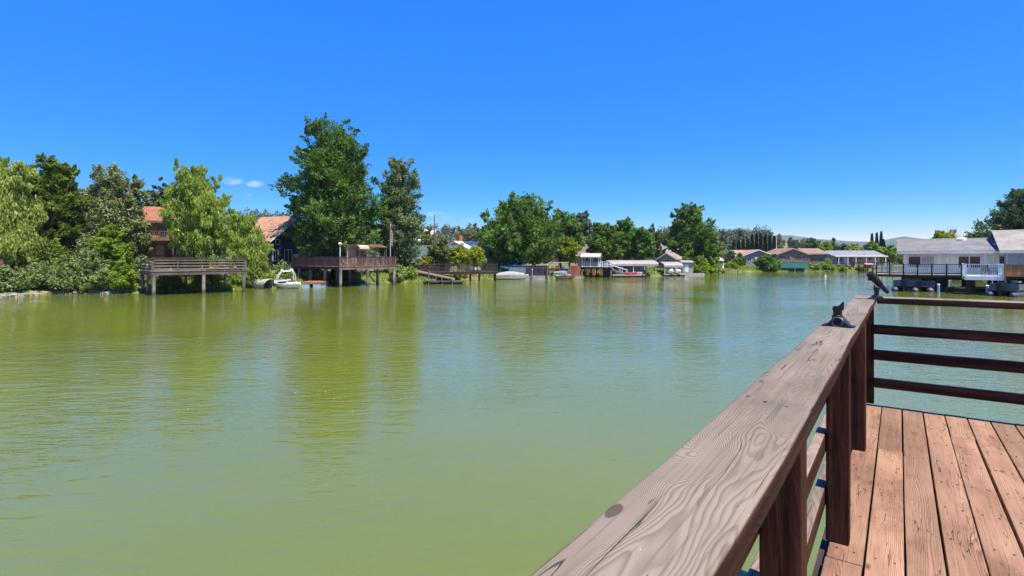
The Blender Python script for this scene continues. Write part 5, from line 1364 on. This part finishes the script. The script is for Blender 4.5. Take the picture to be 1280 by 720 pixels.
for i, (px, d, top, hw, kind, lab) in enumerate((
        (8, 45.6, 333, 24, 'bramble', 'dark bramble thicket on the stones at the far left of the shore'),
        (48, 48.2, 326, 24, 'bramble', 'dark bramble thicket below the tall pine'),
        (84, 48.4, 318, 22, 'bramble', 'pale leaved bramble thicket at the waterline right of the pine'),
        (118, 48.8, 314, 22, 'bramble', 'pale leaved bramble thicket left of the lime green tree'),
        (152, 48.6, 322, 18, 'lime', 'lime green shrub at the waterline by the left deck pile'),
        (178, 51.5, 318, 16, 'bramble', 'bramble thicket growing under the left end of the grey deck'),
        (212, 50.8, 337, 18, 'bramble', 'added shrub darkening the gap under the grey deck, the left one'),  # this and the next put in so the underside of the deck reads dark
        (258, 53.6, 337, 20, 'bramble', 'added shrub darkening the gap under the grey deck, the right one'),
        (300, 56.4, 330, 16, 'willow', 'low willow shrub beside the right end of the grey deck'),
        (330, 60.0, 332, 16, 'paleweep', 'pale feathery shrub right behind the drain pipe'),
        (352, 63.5, 326, 15, 'bramble', 'dark shrub behind the white speedboat'),
        (496, 71.0, 330, 13, 'bramble', 'dark shrub at the right end of the brown deck'),
        (398, 66.2, 335, 20, 'bramble', 'added shrub darkening the gap under the brown deck, left'),  # pair added as a dark backing, so that the underside looks black
        (434, 68.6, 335, 20, 'bramble', 'added shrub darkening the gap under the brown deck, middle'),
        (66, 51.0, 298, 26, 'pine', 'dark low bushy pine growing under the tall pine'),
        (108, 52.0, 292, 24, 'silver', 'grey green bush in front of the silvery tree'),
        (22, 50.0, 300, 24, 'paleweep', 'pale hanging willow bush at the left edge'))):
    tree('shrub', lab, px, d, top, hw, 366, kind, 8500, 40 + i, 'dome', .115, 13, .45, 'hang' if kind in ('willow', 'paleweep') else 'any', 2.2 if kind in ('willow', 'paleweep') else 1.5, 26, .30, .8, .06, cat='shrub', nlimb=7)

tree('green_tree', 'mid green broad tree filling the gap between pine and silvery tree', 108, 58, 226, 30, 345, 'lime', 22000, 36, 'broad', .12, 22, .34, 'any', 2.0, 30, .25, .8, .16)
tree('green_tree', 'fresh green broad tree behind the far left willow and the pine', 34, 60, 222, 30, 345, 'lime', 18000, 37, 'broad', .13, 22, .34, 'any', 1.8, 30, .25, .8, .16)
tree('green_tree', 'yellow green feathery tree between the big willow and the dark house', 292, 62, 258, 20, 340, 'willow', 18000, 38, 'broad', .11, 16, .38, 'hang', 3.0, 40, .25, 1.1, .14)
# --- the two tall trees behind the brown deck
tree('sweetgum_tree', 'tallest tree, broad dark green sweetgum behind the brown deck', 418, 70, 147, 68, 334, 'gum', 165000, 11, 'tall', .165, 110, .25, 'out', 1.6, 30, .25, .7, .42, nlimb=26)
tree('oak_tree', 'narrow grey green oak right of the tallest tree', 500, 76, 196, 34, 343, 'oak', 72000, 12, 'egg', .155, 60, .44, 'any', 1.5, 24, .28, .8, .28, nlimb=14)

# --- middle of the left shore
tree('olive_tree', 'small sparse olive green tree beside the utility pole', 552, 82, 296, 18, 330, 'olive', 6000, 13, 'round', .22, 12, .42, 'any', 1.7, 22, .27, .8, .12)
tree('olive_tree', 'rounded dull green tree in front of the low porch house', 536, 100, 284, 22, 316, 'olive', 6000, 14, 'round', .28, 12, .42)
tree('yellow_shrub', 'yellow green shrub above the dark dock, left of the round tree', 573, 83, 306, 20, 331, 'yellow', 6500, 15, 'dome', .20, 10, .45, cat='shrub', nlimb=6, trunk=.07)
tree('yellow_shrub', 'yellow green shrub touching the left side of the round tree', 593, 84, 307, 18, 331, 'yellow', 6500, 16, 'dome', .20, 10, .45, cat='shrub', nlimb=6, trunk=.07)
tree('orange_shrub', 'yellow flowering shrub at the left end of the dark dock', 532, 79, 318, 12, 338, 'yellow', 3000, 17, 'dome', .17, 8, .45, cat='shrub', nlimb=5, trunk=.06)
tree('shrub', 'fresh green bank shrub at the waterline left of the grey floating dock', 512, 73.5, 333, 16, 354, 'grass', 5000, 18, 'dome', .17, 9, .45, cat='shrub', nlimb=5, trunk=.05)
tree('shrub', 'fresh green bank shrub beneath the left end of the dark dock', 534, 76.5, 341, 10, 354, 'grass', 2500, 19, 'dome', .16, 7, .45, cat='shrub', nlimb=5, trunk=.05)
tree('shrub', 'fresh green bank shrub beneath the middle of the dark dock', 572, 80, 341, 12, 351, 'lime', 2500, 20, 'dome', .16, 7, .45, cat='shrub', nlimb=5, trunk=.05)
tree('mulberry_tree', 'broad round dark green tree above the blue grey wall', 653, 90, 244, 62, 332, 'fig', 90000, 21, 'broad', .22, 60, .25, 'out', 1.6, 26, .25, .8, .38, nlimb=18)
tree('mulberry_tree', 'second green tree merging with the right side of the round tree', 700, 97, 262, 32, 325, 'fig', 24000, 22, 'broad', .25, 20, .42, 'any', 1.5, 26, .27, .8, .26)
tree('yellow_tree', 'small yellow green tree left of the white gazebo', 712, 91, 296, 15, 328, 'yellow', 6500, 23, 'round', .22, 12, .45, 'any', 1.5, 22, .28, .8, .10)
tree('eucalyptus_tree', 'grey green eucalyptus standing behind, right of the round tree', 727, 135, 262, 20, 316, 'euc', 9000, 24, 'oval', .40, 18, .42, 'any', 1.7, 22, .26, .8, .3, pbark)
tree('round_tree', 'dark green rounded tree right behind the white gazebo', 753, 101, 277, 27, 325, 'round', 26000, 25, 'broad', .24, 18, .42, 'any', 1.5, 26, .27, .8, .26)
tree('round_tree', 'taller dark green rounded tree behind the left part of the long boat slip', 782, 105, 273, 26, 325, 'round', 26000, 26, 'broad', .24, 18, .42, 'any', 1.5, 26, .27, .8, .26)
tree('round_tree', 'lighter green rounded tree behind the right part of the long boat slip', 803, 102, 284, 18, 325, 'fig', 17000, 27, 'broad', .24, 14, .42, 'any', 1.5, 26, .27, .8, .22)
tree('olive_tree', 'grey green narrow tree between rounded trees and the grey roof', 821, 116, 288, 14, 325, 'olive', 6500, 28, 'oval', .30, 12, .45)
tree('eucalyptus_tree', 'far grey eucalyptus left of the tall tree on the point', 815, 165, 281, 16, 316, 'euc', 5000, 29, 'oval', .5, 12, .42, 'any', 1.6, 22, .26, .8, .3, pbark)
tree('maple_tree', 'tall green tree with pointed top on the point right of the boat slips', 862, 117, 252, 34, 330, 'round', 50000, 30, 'tall', .23, 44, .27, 'any', 1.5, 26, .27, .75, .36, nlimb=18)
tree('maple_tree', 'lower rounded green tree leaning out right of the pointed tall tree', 886, 119, 290, 17, 332, 'fig', 9000, 31, 'round', .32, 14, .44)
for i, (px, d, top, hw, kind, lab) in enumerate((
        (856, 106, 322, 11, 'lime', 'lime green shrub right behind the pale grey shed'),
        (874, 113, 319, 14, 'lime', 'large lime green shrub at the waterline of the point'),
        (893, 118, 321, 11, 'grass', 'bright green shrub left of the white cupola'),
        (884, 115, 330, 12, 'lime', 'low lime green shrub in front of the large lime shrub'),
        (914, 126, 329, 10, 'grass', 'low green shrub right of the white cupola'),
        (924, 133, 316, 9, 'round', 'dark green shrub left of the grey gable'),
        (912, 140, 312, 10, 'euc', 'grey green bush left of the tan roofed wing'),
        (1018, 134, 331, 10, 'grass', 'low green bank shrub right of the teal boathouse'),
        (1031, 134.5, 332, 11, 'lime', 'low lime bank shrub below the dry slope'),
        (1031, 140, 322, 8, 'lime', 'small round green shrub on the dry slope'),
        (1053, 134, 335, 9, 'grass', 'low grass clump below the terrace wall'),
        (1080, 134, 333, 9, 'grass', 'low grass clump left of the pink awning'))):
    tree('shrub', lab, px, d, top, hw, HY + FPX * 2.2 / d + 6, kind, 3200, 60 + i, 'dome', .26, 9, .46, cat='shrub', nlimb=5, trunk=.06)
hg = tree('round_hedge', 'dense rounded dark green hedge bush at the waterline before the grey gable', 957, 130, 319, 16, 341, 'round', 9000, 75, 'dome', .28, 14, .5, cat='shrub', nlimb=6, trunk=.08)
# --- far shore trees behind the houses
for i, (px, d, top, hw, kind, pr, n, lab) in enumerate((
        (888, 190, 286, 14, 'euc', 'oval', 5000, 'grey eucalyptus at the left end of the cypress row'),
        (905, 210, 289, 14, 'euc', 'oval', 5000, 'grey eucalyptus above the tan roofed wing'),
        (926, 230, 287, 12, 'euc', 'oval', 4500, 'tall grey eucalyptus behind the cypress row'),
        (902, 165, 300, 9, 'silver', 'oval', 3000, 'pale silvery tree left of the cypress row'),
        (977, 155, 305, 9, 'lime', 'round', 3500, 'light green tree right of the tall white pole'),
        (994, 190, 301, 11, 'euc', 'round', 3500, 'grey green oak behind the teal boathouse'),
        (1014, 200, 295.5, 13, 'oak', 'round', 5500, 'dark green oak rising behind the brown roof'),
        (1006, 165, 308, 10, 'olive', 'round', 3500, 'dull green tree close behind the brown roof'),
        (1033, 148, 303, 14, 'lime', 'round', 6500, 'bright green tree between teal boathouse and long white house'),
        (1041, 190, 297, 8, 'oak', 'oval', 3000, 'dark slim tree behind the long white house, left'),
        (1054, 175, 304, 14, 'oak', 'round', 5000, 'grey brown oak behind the long white house'),
        (1075, 160, 310, 17, 'yellow', 'dome', 5000, 'mounded yellow green tree right above the grey roof'),
        (1069, 178, 302.5, 10, 'lime', 'round', 3500, 'small bright green tree behind the mounded one'),
        (1089, 168, 301.5, 14, 'lime', 'round', 5500, 'bright green tree below the three cypresses'),
        (1112, 150, 306, 14, 'lime', 'round', 5500, 'green tree between three cypresses and the pale green house'),
        (970, 215, 297, 10, 'euc', 'oval', 3500, 'grey tree behind the right end of the cypress row'),
        (858, 210, 290, 14, 'euc', 'oval', 4000, 'grey tree hidden behind the pointed tall tree'),
        (585, 180, 287, 14, 'olive', 'round', 5000, 'dull green tree behind the solar panel roof'),
        (594, 150, 276, 7, 'euc', 'oval', 3000, 'slim grey tree left of the round tree top'),
        (520, 150, 292, 14, 'olive', 'round', 4500, 'dull green tree behind the pale grey hipped roof'))):
    tree('far_tree', lab, px, d, top, hw, HY + 2, kind, n, 90 + i, pr, .42 if d < 180 else .5, 12, .44, 'any', 1.5, 20, .27, .8, .2, nlimb=6)

# cypress row: one mesh, copied
rng = np.random.default_rng(5)
def column_mesh(n, rng):
    t = rng.uniform(0, 1, n) ** .85
    r = (1 - t ** 2.2) * .5 + .06
    lump = rng.normal(0, .06, n)
    a = rng.uniform(0, 2 * math.pi, n)
    q = r * np.sqrt(rng.uniform(.25, 1, n)) + lump * .4
    return leaf_mesh('crown', np.stack([q * np.cos(a), q * np.sin(a), t * 1.0 * 8], 1), .34, rng, LM['cypress'], 'up', 2.4)
def cypress(px, d, top, hw, lab, group):
    x = X(px, d); z0 = gz(x, d); H = Z(top, d) - z0
    t_ = thing('cypress_tree', lab, 'tree', (x, d, z0), 0, group)
    tr_ = link('trunk', MB().tube([(0, 0, -.2), (0, 0, H * .6)], [.16, .05], 6).mesh('trunk', bark), t_)
    c_ = link('crown', CYP[int(px) % 2], t_); R_ = hw * d / FPX
    c_.scale = (R_ / .5, R_ / .5, H / 8.0)
    return t_
CYP = [column_mesh(2600, rng), column_mesh(2600, rng)]
ords = ('first', 'second', 'third', 'fourth', 'fifth', 'sixth', 'seventh', 'eighth', 'ninth', 'tenth')
for i, (px, top) in enumerate(((917, 303), (923.5, 301), (929, 299.5), (934.8, 298.5), (940.3, 294), (945.8, 293), (950.8, 293), (956.5, 295.5), (962.3, 295), (968, 296))):
    cypress(px, 172 + (i % 3), top, 2.1, ords[i] + ' cypress from the left in the row of ten behind the tan roof', 'row of dark cypresses')
for px, top, lab in ((1090, 293, 'left of three dark cypresses before the hills'), (1096, 292, 'middle of three dark cypresses before the hills'), (1101.5, 290.5, 'right and tallest of three dark cypresses before the hills')):
    cypress(px, 185, top, 2.0, lab, 'three cypresses')
cypress(1104, 178, 300, 2.6, 'short thick cypress at the foot of the tallest of the three', 'three cypresses')

# --- right: behind the pale green house
tree('cedar_tree', 'large dark green cedar rising behind the beige walled house at the right edge', 1284, 82, 232, 66, 315, 'cedar', 44000, 130, 'cone', .17, 34, .36, 'out', 2.4, 30, .26, .42, .45, depth=.8)
tree('pepper_tree', 'yellow green tree top showing above the grey shingle ridge', 1175, 84, 287, 18, 310, 'yellow', 8000, 131, 'dome', .22, 10, .45, gzv=1.6)
tree('bare_tree', 'thin brownish half bare tree right behind the grey shingle ridge', 1191, 88, 280, 12, 302, 'dry', 260, 132, 'broad', .12, 34, .2, nlimb=40, gzv=1.6)
tree('shade_tree', 'dense green tree on the bank in the shade behind the house piles', 1160, 92, 316, 24, 348, 'lime', 8000, 133, 'round', .3, 14, .44)
tree('shade_tree', 'dense green tree on the bank behind the white balcony piles', 1215, 84, 318, 26, 350, 'round', 8000, 134, 'round', .3, 14, .44)

# --- bank grass, bank stones and the woods on the ridge: nobody could count them
rng = np.random.default_rng(9)
def shore_points(n, i0, i1, smin, smax, rng):
    seg = _poly[i0:i1 + 1]; L = np.hypot(*(seg[1:] - seg[:-1]).T); k = rng.choice(len(L), n, p=L / L.sum())
    tt = rng.uniform(0, 1, n)[:, None]; P = seg[k] + (seg[k + 1] - seg[k]) * tt
    dv = (seg[k + 1] - seg[k]) / L[k][:, None]; nn = np.stack([-dv[:, 1], dv[:, 0]], 1)
    P = P + nn * rng.uniform(smin, smax, n)[:, None]
    z = ground(P[:, 0], P[:, 1]); keep = z > -.08
    return np.column_stack([P, z])[keep]
P = shore_points(26000, 8, 28, .0, 5.5, rng); P[:, 2] += .12
tag(link('bank_grass', leaf_mesh('bank_grass', P, .10, rng, LM['grass'], 'up', 5.0)), 'fresh green grass along the water’s edge of the left and far banks'.replace('’', ''), 'grass', kind='stuff')
q = np.stack([rng.normal(X(1033, 139), 3.6, 5000), rng.normal(139, 1.6, 5000)], 1)
q2 = np.stack([rng.normal(X(516, 80), 1.8, 3500), rng.normal(80, 1.6, 3500)], 1)
q = np.concatenate([q, q2])
P = np.column_stack([q, ground(q[:, 0], q[:, 1]) + .18]); P = P[P[:, 2] > .4]
tag(link('dry_grass', leaf_mesh('dry_grass', P, .12, rng, LM['dry'], 'up', 4.5)), 'tan dry grass on the slopes by the long house and dark dock', 'grass', kind='stuff')
mb = MB()
P = shore_points(420, 1, 7, -.5, .6, rng)
for p in P:
    s = rng.uniform(.10, .34); vs = []
    ico = [(0, 0, 1), (.89, 0, .45), (.28, .85, .45), (-.72, .53, .45), (-.72, -.53, .45), (.28, -.85, .45), (.72, .53, -.45), (-.28, .85, -.45), (-.89, 0, -.45), (-.28, -.85, -.45), (.72, -.53, -.45), (0, 0, -1)]
    fc = [(0, 1, 2), (0, 2, 3), (0, 3, 4), (0, 4, 5), (0, 5, 1), (1, 6, 2), (2, 7, 3), (3, 8, 4), (4, 9, 5), (5, 10, 1), (2, 6, 7), (3, 7, 8), (4, 8, 9), (5, 9, 10), (1, 10, 6), (11, 7, 6), (11, 8, 7), (11, 9, 8), (11, 10, 9), (11, 6, 10)]
    for v in ico:
        k = s * rng.uniform(.7, 1.2); vs.append((p[0] + v[0] * k, p[1] + v[1] * k, max(p[2], -.02) + v[2] * k * .6))
    mb.add(vs, fc)
tag(link('bank_stones', mb.mesh('bank_stones', mat('bank_stone', (.24, .22, .19), .9, .35, 3))), 'rough grey stones along the foot of the left bank', 'stones', kind='stuff')

fr_ = rng.uniform(0, 1, (70, 2)); fx = 2 + fr_[:, 0] * 18; q = np.column_stack([X(120 + fr_[:, 1] * 760, 9 + fx), 9 + fx, np.full(70, .006)])
q = q[(q[:, 0] < q[:, 1] * .55 - 1.5)]
fm = MB()
for p in q:
    a = rng.uniform(0, 6.28); l_ = rng.uniform(.015, .04); b_ = l_ * .4
    c_, s_ = math.cos(a), math.sin(a)
    fm.add([(p[0] + c_ * l_, p[1] + s_ * l_, .006), (p[0] - s_ * b_, p[1] + c_ * b_, .009), (p[0] - c_ * l_, p[1] - s_ * l_, .006), (p[0] + s_ * b_, p[1] - c_ * b_, .009)], [(0, 1, 2, 3)])
tag(link('floating_leaves', fm.mesh('floating_leaves', mat('dry_leaf', (.42, .36, .22), .8, .3, 9))), 'scattered tiny dry leaves floating on the open water', 'leaves', kind='stuff')
def ridge_z(x, y):
    px = CX + x / RIDGE_D * FPX
    base = np.interp(px, [p[0] for p in RIDGE], [p[1] for p in RIDGE]); zc = EYE - (base - HY) * RIDGE_D / FPX
    f = np.maximum(0, 1 - np.abs(y - RIDGE_D) / RIDGE_T) ** .75
    return zc * f + .5
n = 2000
ty = rng.uniform(198, 345, n); tpx = rng.uniform(-260, 1420, n); tx = (tpx - CX) / FPX * ty
tz = ridge_z(tx, ty)
hgt = rng.uniform(4.0, 8.5, n) * np.where((tpx > 880) & (tpx < 960), 1.1, 1) * np.where(tpx > 965, .62, 1); rad = hgt * rng.uniform(.22, .42, n)
m_ = 120
k = np.repeat(np.arange(n), m_)
u = rng.normal(0, 1, (n * m_, 3)); u /= np.linalg.norm(u, axis=1, keepdims=True); r = rng.uniform(.55, 1.05, n * m_)
con = rng.uniform(0, 1, n) < .3
sq = np.where(con[k], 1 - .55 * (u[:, 2] * .5 + .5), 1)
P = np.column_stack([tx[k] + u[:, 0] * r * rad[k] * sq, ty[k] + u[:, 1] * r * rad[k] * sq, tz[k] + hgt[k] * (.55 + .45 * u[:, 2] * r)])
tt = np.clip(rng.normal(.45, .3, n), 0, 1)[k] * .8 + rng.uniform(0, .2, n * m_)
LM['wood'] = leaf_mat('woodland_leaves', (.045, .070, .036), (.165, .180, .10), .2)
tag(link('woodland', leaf_mesh('woodland', P, .66, rng, LM['wood'], 'any', 1.3, tt, .35, u)), 'grey green woodland covering the low ridge behind the houses', 'woodland', kind='stuff')
# rows of trees closing the gaps between the gardens
n = 420
ty = np.concatenate([rng.uniform(92, 150, 150), rng.uniform(150, 200, 270)]); tpx = np.concatenate([rng.uniform(-120, 400, 150), rng.uniform(480, 1330, 270)]); tx = (tpx - CX) / FPX * ty
tz = ground(tx, ty); hgt = np.where(tpx < 420, rng.uniform(5.5, 10, n), rng.uniform(2.5, 4.8, n)); rad = hgt * rng.uniform(.35, .55, n)
m_ = 260
k = np.repeat(np.arange(n), m_)
u = rng.normal(0, 1, (n * m_, 3)); u /= np.linalg.norm(u, axis=1, keepdims=True); r = rng.uniform(.5, 1.05, n * m_)
P = np.column_stack([tx[k] + u[:, 0] * r * rad[k], ty[k] + u[:, 1] * r * rad[k], tz[k] + hgt[k] * (.5 + .5 * u[:, 2] * r)])
tt = np.clip(rng.normal(.45, .3, n), 0, 1)[k] * .8 + rng.uniform(0, .2, n * m_)
tag(link('garden_greenery', leaf_mesh('garden_greenery', P, .42, rng, LM['olive'], 'any', 1.4, tt, .35, u)), 'mixed dull green garden trees and bushes massed behind the shore houses', 'greenery', kind='stuff')

# ================================================================== THE AIR
hz = bpy.data.materials.new('thin_haze'); hz.use_nodes = True
hn = hz.node_tree.nodes; hn.clear()
pv = hn.new('ShaderNodeVolumePrincipled'); ho = hn.new('ShaderNodeOutputMaterial')
pv.inputs['Color'].default_value = (.60, .79, 1.0, 1); pv.inputs['Density'].default_value = .00010; pv.inputs['Anisotropy'].default_value = .2
hz.node_tree.links.new(pv.outputs[0], ho.inputs['Volume'])
hb_ = MB().box(-4200, 4200, -4200, 4200, -4.2, 190)
tag(link('haze', hb_.mesh('haze', hz)), kind='stuff')
